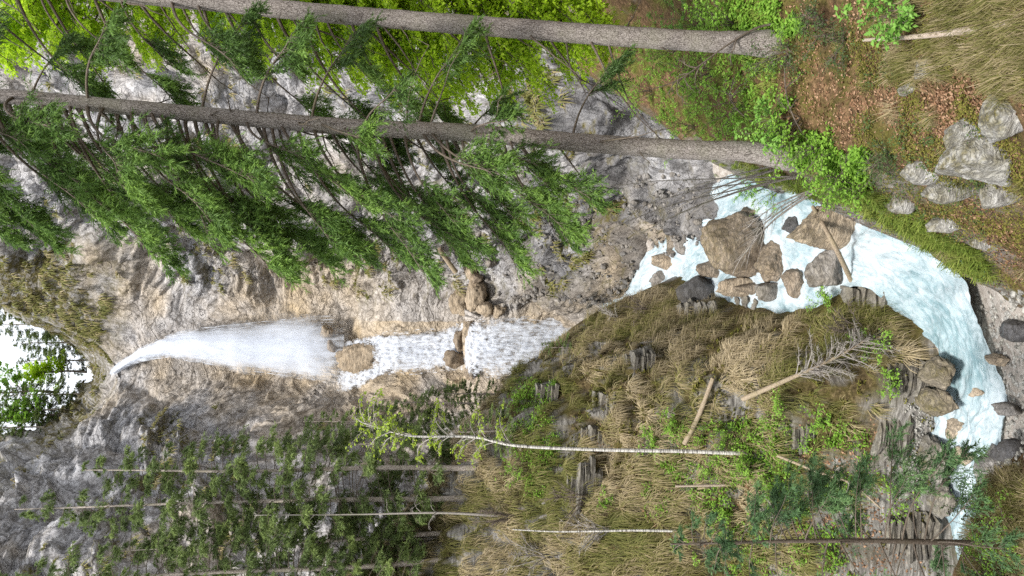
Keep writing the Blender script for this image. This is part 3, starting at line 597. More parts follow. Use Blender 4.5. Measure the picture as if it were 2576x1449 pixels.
for i, q in enumerate([
    (2500, 395, 150, 190, .35, 'largest white limestone block on the near slope'), (2440, 330, 70, 110, .2, 'white limestone block just above the largest one'), (2545, 285, 110, 90, .25, 'white limestone block at the picture edge right of the largest one'),
    (2330, 430, 60, 90, .2, 'small white limestone rock uppermost of the left row'), (2420, 470, 56, 150, .2, 'narrow white limestone rib in the middle of the left row'), (2520, 480, 60, 120, .2, 'white limestone rib at the picture edge left of the largest block'),
    (2280, 510, 50, 80, .15, 'low white limestone rib above the gravel shore'), (2293, 222, 30, 50, .1, 'white limestone chip in the moss below the bleached fallen trunk'), (2340, 165, 44, 46, .1, 'pale limestone corner beside the bleached fallen trunk'), (2390, 560, 40, 90, .15, 'pale limestone streak at the lower left of the slope'),
    (2470, 610, 30, 60, .1, 'isolated pale stone in the brown slope near the beach')]):
    px, py, wu, hv, off, lb = q
    c = hit(px, py); boulder('limestone_rock', lb, 'rock', px, py, c[1] + off * .5, wu * 1.15, hv * 1.1, M_lime, 340 + i, depth=wu * mpp(px, c[1]) * .6 + .12, moss=.8, sub=5 if wu > 100 else 4, rot=.35 - .1 * (i % 4), rough=.07, group='white limestone on the near slope', sharp=40)

me = bpy.data.objects['stream_water'].data; fo = rap.copy()
for fx_, fy_, fr_ in FOAM:
    dq = np.hypot(W_[..., 0] - fx_, W_[..., 1] - fy_); fo = np.maximum(fo, np.exp(-((dq - fr_ * .9) / .55) ** 2) * .95)
me.attributes['foam'].data.foreach_set('value', fo.astype(np.float32).ravel())
# layered outcrops on the left bank: every bed is a slab of its own
def slab(w, d, t, seed):
    r = np.random.default_rng(seed); n = 14; th = np.linspace(0, 2 * math.pi, n, endpoint=False)
    rad = 1 / np.maximum(np.abs(np.cos(th)), np.abs(np.sin(th)) * 1.0) * r.uniform(.78, 1.05, n)
    x = np.cos(th) * rad * w / 2; y = np.sin(th) * rad * d / 2
    lo = np.stack([x * r.uniform(.93, 1, n), y * r.uniform(.9, 1, n), np.full(n, 0.) + r.uniform(0, .1, n) * t], 1); hi = np.stack([x, y, t * r.uniform(.85, 1.08, n)], 1)
    V = np.concatenate([lo, hi, [[0, 0, t * .98]]]); j = np.arange(n); k = (j + 1) % n
    return V, np.stack([j, k, k + n, j + n], 1), np.stack([j + n, k + n, np.full(n, 2 * n)], 1)
OUT = []
def outcrop(label, px0, px1, py0, py1, bed_t, seed, mat=M_ledge, moss=.2, dip=.1, prot=.25):
    r = np.random.default_rng(seed); n0 = hit(px1, (py0 + py1) / 2); OUT.append((px0, px1, py0, py1))
    t = thing('rock_outcrop', label, 'rock', n0, 'layered outcrops on the left bank'); k = mpp((px0 + px1) / 2, n0[1])
    z = n0[2] - .1; top = hit(px0, (py0 + py1) / 2)[2]; px = px1; cnt = 0
    while z < top and cnt < 40:
        f = (z - n0[2]) / max(top - n0[2], .1); pxx = px1 + (px0 - px1) * f; py = (py0 + py1) / 2 + r.uniform(-.06, .06) * (py1 - py0)
        c = hit(pxx, py); th = bed_t * r.uniform(.6, 1.5); ww_ = (py1 - py0) * k * r.uniform(.75, 1.08) * (1 - .35 * abs(f - .4)); dd_ = 1.3
        A = Acc(); V, q1, q2 = slab(ww_, dd_, th * 1.02, seed * 50 + cnt)
        A.add(V, q1, moss=np.where(V[:, 2] > th * .8, moss, 0)); A.l.append(q2.ravel() + 0); A.t.append(np.full(len(q2), 3))
        o = obj('rock_layer', A, mat, t, loc=Vector((c[0] - n0[0], c[1] - n0[1] + dd_ / 2 - prot + r.uniform(-.14, .14), z - n0[2])), smooth=False)
        o.rotation_euler = (r.uniform(-.04, .04), dip + r.uniform(-.03, .03), r.uniform(-.2, .2)); z += th; cnt += 1
for i, q in enumerate([
    ('grey layered ledges poking through the tussocks behind the bent dead tree', 1575, 1642, 878, 968, .13), ('wide grey layered crag under the tangle of bare stems', 1436, 1508, 1150, 1310, .16), ('small grey ledge right beside the birch trunk', 1468, 1506, 1072, 1118, .13),
    ('dark layered promontory jutting into the stream beside the leaning log', 2140, 2262, 706, 800, .12), ('striped layered bluff right above the stream bend', 2235, 2345, 890, 1010, .10), ('striped layered bluff above the pebble bank', 2205, 2285, 1015, 1180, .10),
    ('bare grey slab in the middle of the left bank', 1985, 2042, 1045, 1150, .2), ('dark ledges at the foot of the left bank by the dark wet boulder', 1715, 1795, 752, 822, .14), ('brown ledges on the left bank above the squat tan-brown boulder', 1855, 1972, 738, 792, .12),
    ('layered bluff behind the young blue-green spruce', 2245, 2370, 1270, 1440, .12), ('little ledge in the tussocks at the ridge near the lower cascade', 1350, 1400, 960, 1030, .14), ('mossy ledge among the tussocks left of the broken brown log', 1500, 1540, 980, 1060, .14)]):
    outcrop(*q, seed=400 + i, dip=.08 + .04 * (i % 3))

# ------------------------------------------------------------------ grass, litter, pebbles
def rocky(x, y):
    fx = np.clip((x - HL.x0) / (HL.x1 - HL.x0) * (HL.nx - 1), 0, HL.nx - 1).astype(int); fy = np.clip((y - HL.y0) / (HL.y1 - HL.y0) * (HL.ny - 1), 0, HL.ny - 1).astype(int); return lrock[fy, fx] * .6 + np.clip((lmd[fy, fx] - .42) * 4, 0, 1) * .75 + np.clip((.60 - lnz[fy, fx]) * 5, 0, 1) * rng.uniform(.3, 1.2, np.shape(x))
def proj(p):
    f = p @ FWD; return 1288 - F * (p @ UP) / f, 724.5 - F * (p @ RIGHT) / f
def tussocks(acc, pos, nor, nb, Lr, wd, dry, spread=.14, hang=.9, lf=(.25, .7)):
    n = len(pos); g_ = np.array([0, 0, -1.]); dh = g_ - (nor @ g_)[:, None] * nor; sl_ = np.linalg.norm(dh, axis=1, keepdims=True); dh = nrm(dh)
    N_ = n * nb; rep = lambda q: np.repeat(q, nb, 0)
    th = rng.uniform(0, 2 * math.pi, N_); b2 = np.cross(rep(nor), rep(dh)); tn = rep(dh) * np.cos(th)[:, None] + b2 * np.sin(th)[:, None]
    size = np.repeat(rng.uniform(.65, 1.25, n), nb)
    dirn = nrm(tn * rng.uniform(.2, .8, (N_, 1)) + rep(dh) * (hang * rep(sl_)) + rng.normal(0, .1, (N_, 3)))
    b = rep(pos) + tn * (rng.uniform(0, spread, N_) * size)[:, None] - rep(nor) * .03
    L = (rng.uniform(*Lr, N_) * size)[:, None]; lift = rng.uniform(*lf, (N_, 1))
    md = b + dirn * L * .42 + rep(nor) * L * lift * .75; tp = b + dirn * L * .95 + rep(nor) * L * lift * .25 + g_ * L * .25
    sd_ = nrm(np.cross(dirn, rep(nor))) * wd * rng.uniform(.6, 1.3, (N_, 1))
    V = np.stack([b - sd_ * .5, b + sd_ * .5, md + sd_ * .45, md - sd_ * .45, tp], 1).reshape(-1, 3); i = np.arange(N_)[:, None] * 5
    rv = np.clip(np.repeat(dry, nb) + rng.normal(0, .16, N_), 0, 1); rv = np.repeat(rv, 5)
    acc.add(V, i + np.array([[0, 1, 2, 3]]), rnd=rv)
    acc.l.append((np.concatenate([i + 3, i + 2, i + 4], 1) + acc.n - len(V)).ravel()); acc.t.append(np.full(N_, 3))
n = 11000; x = rng.uniform(-21, 2.2, n); y = rng.uniform(24.5, 49, n); z = HL.samp(x, y); q = np.stack([x, y, z], 1)
d_, z_, w_ = stream_at(x, y); lumpv = fbm(q, .55, 3, 31)
px_, py_ = proj(q)
inout = np.zeros(n, bool)
for a0, a1, b0, b1 in OUT: inout |= (px_ > a0 + 4) & (px_ < a1 - 4) & (py_ > b0 + 6) & (py_ < b1 - 6)
low = (px_ > 1950 + .25 * np.abs(py_ - 1050)) & (py_ > 850)
keep = (rocky(x, y) + rng.uniform(-.3, .3, n) < .75) & (d_ > w_ + .5) & ~inout & (px_ < 2420) & (fbm(q, .45, 3, 77) > -.5) & ~(low & (rng.uniform(0, 1, n) < .8)) & (z > stream_at(x, y)[1] + .4)
q = q[keep][:3700]; nor = HL.normal(q[:, 0], q[:, 1], .35); pxk, pyk = proj(q)
ex = np.array([hit(*((rng.uniform(1470, 1800), rng.uniform(735, 860)) if k % 3 else (rng.uniform(2080, 2360), rng.uniform(720, 900)))) for k in range(700)]); ex = np.concatenate([ex, [hit(rng.uniform(1180, 1720), rng.uniform(1160, 1460)) for k in range(420)]]); ex = ex[(HL.samp(ex[:, 0], ex[:, 1]) > stream_at(ex[:, 0], ex[:, 1])[1] + .5) & HL.inside(ex[:, 0], ex[:, 1]) & (ex[:, 1] < 52)]
q = np.concatenate([q, ex]); nor = HL.normal(q[:, 0], q[:, 1], .35); pxk, pyk = proj(q)
dry = np.clip(.56 + .55 * fbm(q, .35, 3, 78) - .30 * np.clip((pyk - 1130) / 300, 0, 1) - .25 * ((pxk > 2000)), .05, .95)
A = Acc(); tussocks(A, q, nor, 36, (.34, .85), .024, dry, .22, 1.1)
o = obj('tussock_grass', A, M_grass); tag(o, 'dry straw-coloured tussock grass hanging down the left bank', kind='stuff')
pts = []
while len(pts) < 120:
    px = rng.uniform(2080, 2620); py = rng.uniform(-40, 730)
    if (py < 190 and px > 2230) or (px > 2420 and 130 < py < 240) or rng.uniform() < .05: pts.append(hit(px, py))
q = np.array(pts); A = Acc(); tussocks(A, q, HR.normal(q[:, 0], q[:, 1], .3), 120, (.1, .34), .006, rng.uniform(.0, .6, len(q)), .1, .5, (.5, 1.25))
o = obj('slope_grass', A, M_grass); tag(o, 'long pale grass tufts on the near slope by the limestone', kind='stuff')
pts = []
while len(pts) < 260:
    px = rng.uniform(1480, 1960); py = rng.uniform(0, 450); pts.append(hit(px, py))
for k in range(70): t_ = rng.uniform(); pts.append(hit(1835 + 270 * t_ + rng.uniform(-6, 20), 432 + 68 * t_ + rng.uniform(-30, 6)))
for k in range(170):
    t_ = rng.uniform(); pts.append(hit(np.interp(t_, [0, .3, .6, 1], [2100, 2200, 2330, 2450]) + rng.uniform(-8, 50), np.interp(t_, [0, .3, .6, 1], [490, 545, 620, 700]) + rng.uniform(-45, 2)))
q = np.array(pts); A = Acc(); tussocks(A, q, HR.normal(q[:, 0], q[:, 1], .3), 50, (.2, .42), .014, rng.uniform(.2, .9, len(q)), .1, .7)
o = obj('bank_edge_grass', A, M_grassg); tag(o, 'fresh green grass fringe along the edge of the near bank', kind='stuff')
def litter(n, reg, hf, name, label, size=(.05, .09)):
    pts = []
    while len(pts) < n // 6:
        px = rng.uniform(reg[0], reg[1]); py = rng.uniform(reg[2], reg[3]); c = hit(px, py)
        if fbm(c[None], 1.3, 2, 88)[0] > -.25: pts.append(c)
    q = np.repeat(np.array(pts), 6, 0) + np.concatenate([rng.normal(0, .16, (len(pts) * 6, 2)), np.zeros((len(pts) * 6, 1))], 1)
    q[:, 2] = hf.samp(q[:, 0], q[:, 1]) + .015; nr = nrm(hf.normal(q[:, 0], q[:, 1]) + rng.normal(0, .35, q.shape)); d = nrm(np.cross(nr, rdir(len(q))))
    A = Acc(); Ls = rng.uniform(*size, len(q)); leaves(A, q, d, nr, Ls, Ls * .65, .3, rnd=rng.uniform(0, 1, len(q)))
    tag(obj(name, A, M_lit), label, kind='stuff')
litter(9000, (1960, 2600, 0, 720), HR, 'leaf_litter', 'orange-brown dead beech leaves strewn on the near slope', (.035, .07))
litter(4200, (1500, 2250, 1080, 1449), HL, 'bank_leaf_litter', 'brown dead leaves lying under the shrubs of the left bank', (.08, .13))
def pebbles(n, reg, name, label, s=(.04, .12), lift=0., mats=M_tanr, prob=None):
    A = Acc(); V0, F0 = ICO[1]
    for k in range(n):
        c = hit(rng.uniform(reg[0], reg[1]), rng.uniform(reg[2], reg[3])) + rng.normal(0, .07, 3) * np.array([1, 1, .3]); r_ = rng.uniform(*s) * rng.uniform(.7, 1)
        A.add(c + (V0 @ np.linalg.qr(rng.normal(size=(3, 3)))[0]) * rng.uniform(.75, 1.15, (len(V0), 1)) * np.array([r_, r_ * rng.uniform(.7, 1), r_ * rng.uniform(.5, .8)]), F0, tan=rng.uniform(0, .25))
    tag(obj(name, A, mats, smooth=False), label, kind='stuff')
pebbles(900, (2440, 2600, 735, 1180), 'beach_cobbles', 'pale cobbles covering the gravel beach', (.03, .13), mats=M_lime)
pebbles(520, (2285, 2352, 1010, 1210), 'pebble_bank', 'pale pebbles heaped on the ledge above the stream', (.035, .08), mats=M_lime)

# ------------------------------------------------------------------ trees
def needles(Af, base, d, ln, k, sl, sw, rv, flat=None):
    n = len(base); t = (np.arange(k) + .6) / k
    t = np.clip(t[None] + rng.normal(0, .04, (n, k)), .05, 1.05); b = base[:, None] + d[:, None] * (ln[:, None] * t)[..., None]
    per = nrm(np.cross(d, rdir(n) * .5 + np.array([0, 0, 1.]))); per2 = np.cross(d, per)
    side = np.where(np.arange(k) % 2 == 0, 1., -1.)[None, :, None]; roll = rng.normal(0, .55, (n, k, 1))
    sdv = per[:, None] * side * np.cos(roll) + per2[:, None] * np.sin(roll)
    ds = nrm(d[:, None] * .8 + sdv * .62 + rng.normal(0, .1, (n, k, 3)) - np.array([0, 0, .12])); L = (sl * (1.1 - .45 * t) * rng.uniform(.7, 1.2, (n, k)))[..., None]
    wd = nrm(np.cross(ds, rng.normal(size=(n, k, 3)))) * sw * .5
    V = np.stack([b - wd, b + wd, b + ds * L], 2).reshape(-1, 3)
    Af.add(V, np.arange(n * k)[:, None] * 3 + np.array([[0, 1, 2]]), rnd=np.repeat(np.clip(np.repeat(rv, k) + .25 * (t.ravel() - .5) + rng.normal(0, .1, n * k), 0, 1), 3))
def strips(Aw, b, e, w0):              # thin woody twigs as three-sided spindles
    n = len(b); d = nrm(e - b); p1 = nrm(np.cross(d, rdir(n))); p2 = np.cross(d, p1); w0 = np.broadcast_to(np.asarray(w0, float), (n,))[:, None]
    V = np.stack([b + p1 * w0, b - p1 * w0 * .5 + p2 * w0 * .87, b - p1 * w0 * .5 - p2 * w0 * .87, e], 1).reshape(-1, 3); i = np.arange(n)[:, None] * 4
    Aw.add(V, np.concatenate([i + np.array([[0, 1, 3]]), i + np.array([[1, 2, 3]]), i + np.array([[2, 0, 3]])]))
def spruce_branch(Aw, Af, st, az, L, e0, e1, tipup, r, fs=.3, d1=8, tw=.7, n2=5, k=7, sl=.11, sw=.026, hang=.5, bright=.45):
    n = 14; s = np.linspace(0, 1, n); el = e0 + (e1 - e0) * np.clip(s / .7, 0, 1) + tipup * np.clip((s - .65) / .35, 0, 1); aa = az + .12 * np.sin(s * 5 + az * 7) + np.cumsum(rng.normal(0, .03, n))
    dv = np.stack([np.sin(aa) * np.cos(el), np.cos(aa) * np.cos(el), np.sin(el)], 1); pth = st + np.concatenate([np.zeros((1, 3)), np.cumsum(dv[:-1] * L / (n - 1), 0)])
    tube(Aw, pth, r * (1 - s * .85), 5)
    n1 = max(4, int(L * d1)); s1 = rng.uniform(fs, 1, n1) ** .85; f = s1 * (n - 1); i = np.clip(f.astype(int), 0, n - 2); u = (f - i)[:, None]
    b = pth[i] * (1 - u) + pth[i + 1] * u; T = dv[i]; B = nrm(np.cross(T, [0, 0, 1.])); sg = np.where(rng.uniform(size=n1) < .5, 1., -1.)[:, None]
    d = nrm(T * rng.uniform(.4, .9, (n1, 1)) + B * sg * rng.uniform(.25, .9, (n1, 1)) - np.array([0, 0, 1.]) * rng.uniform(.2, 1, (n1, 1)) * hang * 1.6)
    l1 = tw * (1.15 - .6 * s1) * rng.uniform(.55, 1.15, n1) * min(1, L / 2.2 + .2); strips(Aw, b, b + d * l1[:, None], .007 if sl < .15 else .011)
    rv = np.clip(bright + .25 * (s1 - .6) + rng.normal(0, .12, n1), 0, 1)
    needles(Af, b, d, l1, k, sl, sw, rv)
    t2 = rng.uniform(.2, 1, (n1, n2)); b2 = (b[:, None] + d[:, None] * (l1[:, None] * t2)[..., None]).reshape(-1, 3)
    d2 = nrm((d[:, None] * .7 + rng.normal(0, .45, (n1, n2, 3)) - np.array([0, 0, .55]) * hang).reshape(-1, 3)); l2 = (l1[:, None] * .55 * (1.1 - .5 * t2)).ravel() * rng.uniform(.6, 1.1, n1 * n2)
    needles(Af, b2, d2, l2, k - 1, sl, sw, np.repeat(rv, n2))
def dead_twig(Aw, st, az, L, el, r):
    n = 6; s = np.linspace(0, 1, n); dv = np.array([math.sin(az) * math.cos(el), math.cos(az) * math.cos(el), math.sin(el)]); pth = st + dv * (s * L)[:, None] + np.cumsum(rng.normal(0, .04 * L, (n, 3)), 0) * s[:, None] - np.array([0, 0, .25 * L]) * (s ** 2)[:, None]
    tube(Aw, pth, r * (1 - .8 * s), 4)
    for k in range(rng.integers(1, 5)):
        i = rng.integers(2, n); strips(Aw, pth[i][None], pth[i][None] + rdir(1) * L * .25 + dv * L * .15, r * .4)
def near_spruce(label, ctrl, Y, r0, r1, branches, deads, seed, top_extra=True):
    base = hit(*ctrl[0]); Yb = base[1]; pth = [base] + [P(px, py, Yb + (k + 1) * 0.0) for k, (px, py) in enumerate(ctrl[1:])]
    top = pth[-1] + (pth[-1] - pth[-2]) * .9; pth.append(top)
    pw = path_len(np.array(pth), 170) - base; pw[0, 2] -= .4
    t = thing('spruce_tree', label, 'tree', base, 'tall spruces on the near slope'); At = Acc(); Aw = Acc(); Af = Acc()
    hz_ = pw[:, 2]; rad = np.interp(hz_, [-.5, 0, .5, 1.2, hz_.max()], [r0 * 1.7, r0 * 1.45, r0 * 1.15, r0, r1]); tube(At, pw, rad, 28, bump=.05, seed=seed)
    def at(h): return np.array([np.interp(h, hz_, pw[:, j]) for j in range(3)])
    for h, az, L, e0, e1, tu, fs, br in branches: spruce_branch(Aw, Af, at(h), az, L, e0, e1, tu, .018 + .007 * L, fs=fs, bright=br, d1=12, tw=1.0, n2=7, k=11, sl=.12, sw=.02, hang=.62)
    for h, az, L, el in deads: dead_twig(Aw, at(h), az, L, el, .016 + .008 * L)
    obj('trunk', At, M_bark, t); obj('branchwork', Aw, M_twig, t); obj('crown', Af, M_spr, t)
    return t, at
R = math.radians
r2 = np.random.default_rng(5)
br2 = []
for h in np.linspace(5.6, 23.5, 112):     # height above the base; gorge side (-x) long and drooping
    az = R(-90) + r2.normal(0, .75); L = np.interp(h, [5, 7, 10, 16, 22], [2.2, 3.1, 3.7, 4.3, 3.9]) * r2.uniform(.7, 1.08) * (.55 + .45 * math.cos(az + R(90)) ** 2)
    br2.append((h, az, L, R(r2.uniform(-25, 0)), R(r2.uniform(-62, -38)), R(r2.uniform(5, 35)), r2.uniform(.3, .55), r2.uniform(.3, .6)))
for h in np.linspace(4.5, 20, 16):
    az = R(90) + r2.normal(0, .8); br2.append((h, az, r2.uniform(1.0, 2.2), R(-10), R(-40), R(20), r2.uniform(.3, .5), r2.uniform(.05, .3)))
dd2 = [(h, R(-90) + r2.normal(0, 1.2), r2.uniform(.4, 1.6), R(r2.uniform(-40, 5))) for h in np.linspace(3.2, 17, 34)]
near_spruce('tall spruce with drooping branches, second trunk from the picture edge', [(1975, 393), (1867, 380), (1717, 376), (1459, 358), (1159, 333), (859, 318), (500, 287), (50, 245), (-500, 205)], 16, .2, .1, br2, dd2, 21)
br1 = []
for h in np.linspace(8.5, 21, 26):
    az = r2.choice([R(-80), R(-60), R(-120), R(90)], p=[.5, .2, .1, .2]) + r2.normal(0, .4); br1.append((h, az, r2.uniform(1.6, 3.4), R(-15), R(-50), R(20), r2.uniform(.45, .7), r2.uniform(.1, .5)))
dd1 = [(h, R(-80) + r2.normal(0, .9), r2.uniform(.5, 2.4), R(r2.uniform(-45, -5))) for h in np.linspace(2.8, 18, 36)]
near_spruce('tall spruce with a mostly bare grey trunk nearest the picture edge', [(1945, 110), (1717, 101), (1300, 72), (859, 37), (450, -2), (-200, -62)], 16, .22, .13, br1, dd1, 22)

def copy_tree(t, label, base, hs, rs, rz, group, lean=(0, 0)):
    c = t.copy(); C.objects.link(c); c.location = Vector([float(v) for v in base]); c.scale = (rs, rs, hs); c.rotation_euler = (lean[0], lean[1], rz); c['label'] = label; c['group'] = group
    for ch in t.children:
        d = ch.copy(); C.objects.link(d); d.parent = c
    return c
def far_spruce_parts(H, clear, Lmax, seed, sl=.2, sw=.042, nb=70, mat=M_sprf, k=6, n2=5, r0=.15, tipL=.5):
    global rng
    keep_, rng = rng, np.random.default_rng(seed)
    At, Aw, Af = Acc(), Acc(), Acc(); zz_ = np.linspace(-.5, H, 50); tube(At, np.stack([.06 * np.sin(zz_ * .4), .06 * np.cos(zz_ * .31), zz_], 1), np.interp(zz_, [-.5, .3, H], [r0 * 1.4, r0, .02]), 10)
    for h in np.linspace(clear, H - .3, nb):
        f = (h - clear) / (H - clear); L = (Lmax * (1 - f) ** .75 * min(1, .5 + f * 3) + tipL * .6) * rng.uniform(.7, 1.1); az = rng.uniform(0, 2 * math.pi)
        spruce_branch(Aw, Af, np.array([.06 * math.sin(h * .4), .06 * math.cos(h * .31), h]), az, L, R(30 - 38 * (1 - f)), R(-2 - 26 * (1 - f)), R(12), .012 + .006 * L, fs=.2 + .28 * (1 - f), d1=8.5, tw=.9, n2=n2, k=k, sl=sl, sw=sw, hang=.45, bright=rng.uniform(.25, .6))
    rng = keep_
    return At.mesh('trunk'), Aw.mesh('branchwork'), Af.mesh('crown')
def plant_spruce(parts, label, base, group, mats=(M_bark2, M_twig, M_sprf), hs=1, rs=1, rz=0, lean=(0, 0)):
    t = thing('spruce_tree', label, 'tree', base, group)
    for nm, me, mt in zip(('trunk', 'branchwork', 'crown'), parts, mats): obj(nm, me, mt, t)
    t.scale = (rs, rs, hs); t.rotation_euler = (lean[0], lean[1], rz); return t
V1 = far_spruce_parts(20, 1.6, 3.3, 31, nb=98); V2 = far_spruce_parts(20, 2.2, 3.0, 32, nb=92); V3 = far_spruce_parts(6, .3, 1.3, 33, sl=.14, sw=.04, nb=46, r0=.06)
GL = 'spruces on the left bank'
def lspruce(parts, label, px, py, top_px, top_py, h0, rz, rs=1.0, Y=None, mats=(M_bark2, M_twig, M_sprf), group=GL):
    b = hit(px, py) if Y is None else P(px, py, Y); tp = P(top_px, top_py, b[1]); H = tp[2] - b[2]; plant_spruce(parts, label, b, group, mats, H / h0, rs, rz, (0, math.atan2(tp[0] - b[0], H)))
lspruce(V1, 'slim spruce nearest the waterfall with long drooping boughs', 1180, 1178, 200, 1186, 20, .3, 1.05)
lspruce(V2, 'tall slim spruce in the middle of the left bank trees', 1150, 1251, 20, 1255, 20, 1.7)
lspruce(V1, 'tall pale-trunked spruce at the picture edge left of the others', 1090, 1411, -120, 1430, 20, 3.1, 1.0)
lspruce(V2, 'thin spruce between the pale-trunked one and the tall slim one', 1110, 1343, 300, 1342, 20, 4.4, .8)
lspruce(V1, 'spruce at the picture edge partly cut off beyond the pale-trunked one', 1100, 1475, 150, 1490, 20, 5.2, .9)
lspruce(V2, 'dark spruce growing beside the lower cliff behind the birch top', 1180, 1110, 640, 1105, 20, 2.2, .75, Y=50)
lspruce(V1, 'dark spruce further back at the cliff foot left of the plunge pool', 1150, 1060, 760, 1058, 20, .9, .6, Y=54)
lspruce(V3, 'small dark spruce at the rim left of the middle cascade', 1185, 1015, 1000, 1015, 6, 0, 1.0, Y=50)
lspruce(V3, 'small spruce beside the red-brown rock left of the lower cascade', 1245, 990, 1110, 992, 6, 1.0, .9, Y=49)
lspruce(V3, 'tiny spruce sapling silhouetted against the lower cascade', 1440, 872, 1360, 868, 6, 2.0, .5)
lspruce(V3, 'little spruce under the birch crown on the ridge', 1290, 1080, 1150, 1080, 6, 3.0, .9)
# the young blue-green spruce by the near shore
V4 = far_spruce_parts(9, 1.0, 2.3, 34, sl=.12, sw=.021, nb=50, k=10, n2=7, r0=.07)
b = hit(2520, 1366); tp = P(1690, 1368, b[1]); plant_spruce(V4, 'young blue-green spruce with a thin dark trunk by the near shore', b, None, (M_twig, M_twig, M_sprb), (tp[2] - b[2]) / 9, 1.0, .6, (0, math.atan2(tp[0] - b[0], tp[2] - b[2])))
del_g = [o for o in bpy.data.objects if o.get('group') is None and o.get('category')]
# trees on the rim in the notch of sky
for i, (px, py, Y, tpx, lb) in enumerate([(190, 815, 92, -60, 'rim spruce at the right side of the sky notch'), (215, 862, 96, 30, 'sparse rim spruce standing in front of the white sky'), (225, 905, 100, 40, 'rim spruce left of the sparse one against the sky'), (215, 990, 92, -10, 'dark rim spruce at the left side of the sky notch'), (190, 1030, 90, -40, 'dark rim spruce above the left cliff edge'), (130, 1075, 88, -90, 'rim spruce at the far left of the sky notch'), (140, 770, 90, -120, 'rim spruce above the right cliff edge')]):
    lspruce((V1, V2)[i % 2], lb, px, py, tpx, py, 20, i * 1.3, .75, Y=Y, group='spruces on the rim above the waterfall')

# broad-leaved trees
def spray(Aw, Af, p0, p1, sag, r, n1, n2, ll, lw, seedr, up=.8, tw=.8, start=.3, leafn=7, bright=.5, tr_=.006):
    n = 12; s = np.linspace(0, 1, n)[:, None]; pth = p0 * (1 - s) + p1 * s + np.array([0, 0, 1.]) * sag * np.sin(s * math.pi) * .5 + np.cumsum(rng.normal(0, .03, (n, 3)), 0) * s
    tube(Aw, pth, r * (1 - .85 * s[:, 0]), 5); T = nrm(np.gradient(pth, axis=0))
    s1 = rng.uniform(start, 1, n1); f = s1 * (n - 1); i = np.clip(f.astype(int), 0, n - 2); u = (f - i)[:, None]; b = pth[i] * (1 - u) + pth[i + 1] * u
    B = nrm(np.cross(T[i], [0, 0, 1.])); sg = np.where(rng.uniform(size=n1) < .5, 1., -1.)[:, None]
    d = nrm(T[i] * .8 + B * sg * rng.uniform(.2, 1, (n1, 1)) + rng.normal(0, .18, (n1, 3)) - np.array([0, 0, .2])); l1 = tw * (1.2 - .6 * s1) * rng.uniform(.5, 1.1, n1)
    strips(Aw, b, b + d * l1[:, None], tr_)
    if leafn == 0: return
    t = rng.uniform(.12, 1.05, (n1, leafn)); lb = (b[:, None] + d[:, None] * (l1[:, None] * t)[..., None]).reshape(-1, 3); lb += rng.normal(0, .025, lb.shape)
    sd_ = np.repeat(nrm(np.cross(d, [0, 0, 1.])), leafn, 0) * np.where(rng.uniform(size=len(lb)) < .5, 1, -1)[:, None]
    ld = nrm(np.repeat(d, leafn, 0) * .7 + sd_ * .8 + rng.normal(0, .25, lb.shape) - np.array([0, 0, .35])); nr = nrm(np.array([0, 0, 1.]) * up + rng.normal(0, .45, lb.shape)); nr = nrm(nr - (nr * ld).sum(1, keepdims=True) * ld)
    L = ll * rng.uniform(.65, 1.15, len(lb)); leaves(Af, lb, ld, nr, L, L * lw, .18, rnd=np.clip(bright + rng.normal(0, .2, len(lb)), 0, 1))
def beech(label, trunk_px, crown_fn, nspray, seed, Yr, r=.12, ll=.105):
    global rng
    keep_, rng = rng, np.random.default_rng(seed)
    b = np.array([trunk_px[0], trunk_px[1], 0.]); b[2] = HR.samp(b[0], b[1]); t = thing('beech_tree', label, 'tree', b, 'beeches on the right slope'); At, Aw, Af = Acc(), Acc(), Acc()
    H = 19; zz_ = np.linspace(-.4, H, 40); tp = np.stack([.25 * np.sin(zz_ * .25), .2 * np.sin(zz_ * .2), zz_], 1); tube(At, tp, np.interp(zz_, [-.4, .5, H], [r * 1.5, r, .03]), 14)
    for k in range(nspray):
        e = P(*crown_fn(), rng.uniform(*Yr)) - b; h = np.clip(e[2] + rng.uniform(-.5, 2.2), 1.5, H - .5); p0 = np.array([np.interp(h, zz_, tp[:, 0]), np.interp(h, zz_, tp[:, 1]), h])
        Ld = np.linalg.norm(e - p0); spray(Aw, Af, p0, e, .12 * Ld, .008 + .005 * Ld, int(10 + 9 * min(Ld, 4)), 0, ll, .62, 0, start=max(.15, 1 - 2.6 / Ld), leafn=10, bright=rng.uniform(.4, .8))
    obj('trunk', At, M_bark, t); obj('branchwork', Aw, M_twig, t); obj('crown', Af, M_beech, t); rng = keep_
lim = lambda px: np.interp(px, [-60, 0, 250, 450, 600, 800, 1000, 1150, 1300, 1420, 1560], [160, 170, 170, 130, 150, 200, 240, 270, 295, 235, 110])
def cf(lo, hi):
    def f():
        px = rng.uniform(lo, hi); return px, rng.uniform(-70, lim(px))
    return f
beech('bright lime-green beech behind the bare spruce trunk, lower boughs', (9.0, 21.5), cf(900, 1520), 175, 41, (17.5, 21))
beech('bright lime-green beech behind the bare spruce trunk, upper boughs', (10.5, 19.5), cf(520, 1000), 140, 42, (17.5, 21))
beech('lime-green beech high in the picture corner behind spruce twigs', (9.5, 23.5), cf(-60, 470), 95, 43, (18, 22))

